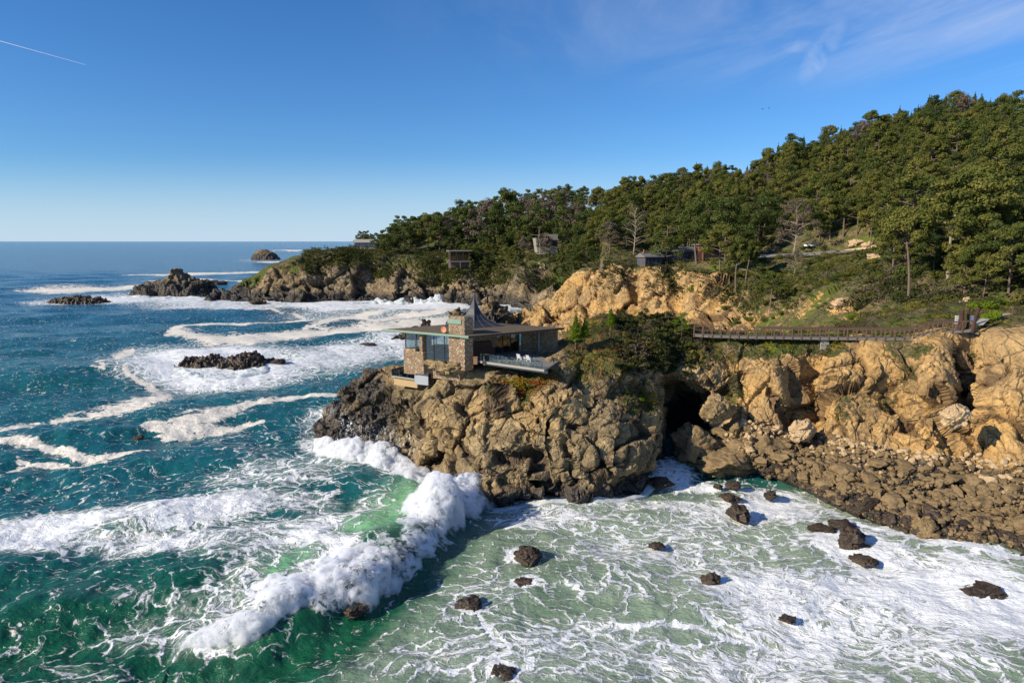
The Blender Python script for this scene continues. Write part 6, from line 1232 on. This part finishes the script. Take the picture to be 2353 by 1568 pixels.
wall([hillpt(a, 620, (3.4, 5)) for a in (1490, 1515, 1540, 1560)], 1.3, .8, 'low stone wall on the cliff edge below the cottage'); wall([up((q[0] + .3, q[1] + 4.2, q[2]), .2) for q in ROADC[52:78:4]], .8, .8, 'low pale stone kerb wall along the upper side of the curving road', M_bpale)
q = hillpt(1350, 560, (4, 9)) if False else farpt(1350, 566); tag(mesh_obj('utility_pole', *join([beam(tuple(q - [0, 0, 1]), tuple(q + [0, 0, 24]), .35, .35), beam(tuple(q + [-1.2, 0, 23]), tuple(q + [1.2, 0, 23]), .2, .2)]), M_pale), 'pale utility pole standing out of the trees where the two woods meet', 'pole')
def crop(seed, a, b_, w_, h_, label, mat=M_bpale, r_=(2, 8.5)):
    q = hillpt(a, b_, r_); s_ = w_ / 2 / F * q[1]; v, f = rockmesh(seed, 4, 7, (1, .8, h_ / w_ * 1.6), .2, .7); o = mesh_obj('rock_outcrop', v * s_, f, mat); o.location = tuple(q); tag(o, label, 'rock')
for i, a in enumerate(((1968,556,34,14,'broken pale rock outcrop above the road left of the shiny trunk'),(1998,560,30,12,'pale rock outcrop right behind the bend of the road'),(2010,592,36,10,'flat pale rocks below the bend of the road'),(2120,715,44,18,'pale rocks on the tan slope under the flat crowned pine'),(1935,700,46,18,'orange rock face showing on the slope above the middle of the bridge'),(2100,745,90,14,'long smooth sandy rock right behind the bridge railing'),(2228,700,34,18,'orange rock above the log posts'),(1990,765,60,20,'rounded pale rock behind the middle of the bridge'),(2128,510,30,12,'grey rock pile under the trees at the right'))): crop(700 + i, *a)
# rail beside the path at the right edge
r = empty('path_railing', (0, 0, 0)); tag(r, 'short dark railing beside the pale path at the right edge', 'railing'); pp = [Vector(tuple(PATH[k])) + Vector((0, -1.2, .3)) for k in (16, 20, 24, 28)]
for a in pp: part('post', beam(a - Vector((0, 0, .4)), a + Vector((0, 0, .95)), .12, .12), M_bridge, r)
part('handrail', join([beam(a + Vector((0, 0, .92)), b_ + Vector((0, 0, .92)), .1, .08) for a, b_ in zip(pp[:-1], pp[1:])]), M_bridge, r)
# two sea birds and the contrail
M_bird = simple('dark_feathers', (.04, .035, .035), .8)
def bird(px_, py_, Y, rz, roll, label):
    S_ = 1.0; V = [(-.32, 0, 0), (-.1, .06, .03), (.18, .07, .04), (.34, 0, .03), (.18, -.07, .02), (-.1, -.06, .0), (.06, 0, .10), (.06, 0, -.06)]; Fc = [(0, 1, 6), (1, 2, 6), (2, 3, 6), (3, 4, 6), (4, 5, 6), (5, 0, 6), (1, 0, 7), (2, 1, 7), (3, 2, 7), (4, 3, 7), (5, 4, 7), (0, 5, 7)]
    k = len(V)
    for s_ in (-1, 1):
        k = len(V); V += [(.14, s_ * .05, .04), (-.08, s_ * .05, .03), (.20, s_ * .35, .14), (-.02, s_ * .36, .13), (.02, s_ * .78, .05), (-.08, s_ * .70, .05)]; V += [(x_, y_, z_ + .02) for x_, y_, z_ in V[k:k + 6]]
        Fc += [(k, k+1, k+3, k+2), (k+2, k+3, k+5, k+4), (k+6, k+8, k+9, k+7), (k+8, k+10, k+11, k+9), (k, k+2, k+8, k+6), (k+2, k+4, k+10, k+8), (k+1, k+7, k+9, k+3), (k+3, k+9, k+11, k+5), (k+4, k+5, k+11, k+10)]
    o = mesh_obj('sea_bird', V, Fc, M_bird); o.location = S(px_, py_, Y); o.rotation_euler = (roll, .1, rz); tag(o, label, 'bird')
bird(1751, 251, 210, .1, .35, 'small dark bird in the sky above the hill, the left of two'); bird(1766, 249, 205, -.1, .25, 'small dark bird in the sky above the hill, the right of two')
a, b_ = Vector(S(-60, 78, 22000)), Vector(S(196, 149, 22000)); o = mesh_obj('contrail', *tube([a + (b_ - a) * t_ for t_ in np.linspace(0, 1, 14)], [11 - 7 * t_ for t_ in np.linspace(0, 1, 14)], 8), NT('ice_trail').m)
m = NT('ice_trail_white'); d_ = m.n('ShaderNodeBsdfDiffuse'); d_.inputs[0].default_value = (.9, .9, .92, 1); t_ = m.n('ShaderNodeBsdfTransparent'); x = m.n('ShaderNodeMixShader'); x.inputs[0].default_value = .55; m.l(t_.outputs[0], x.inputs[1]); m.l(d_.outputs[0], x.inputs[2]); m.l(x.outputs[0], m.out.inputs[0]); o.data.materials[0] = m.m; tag(o, kind='stuff')
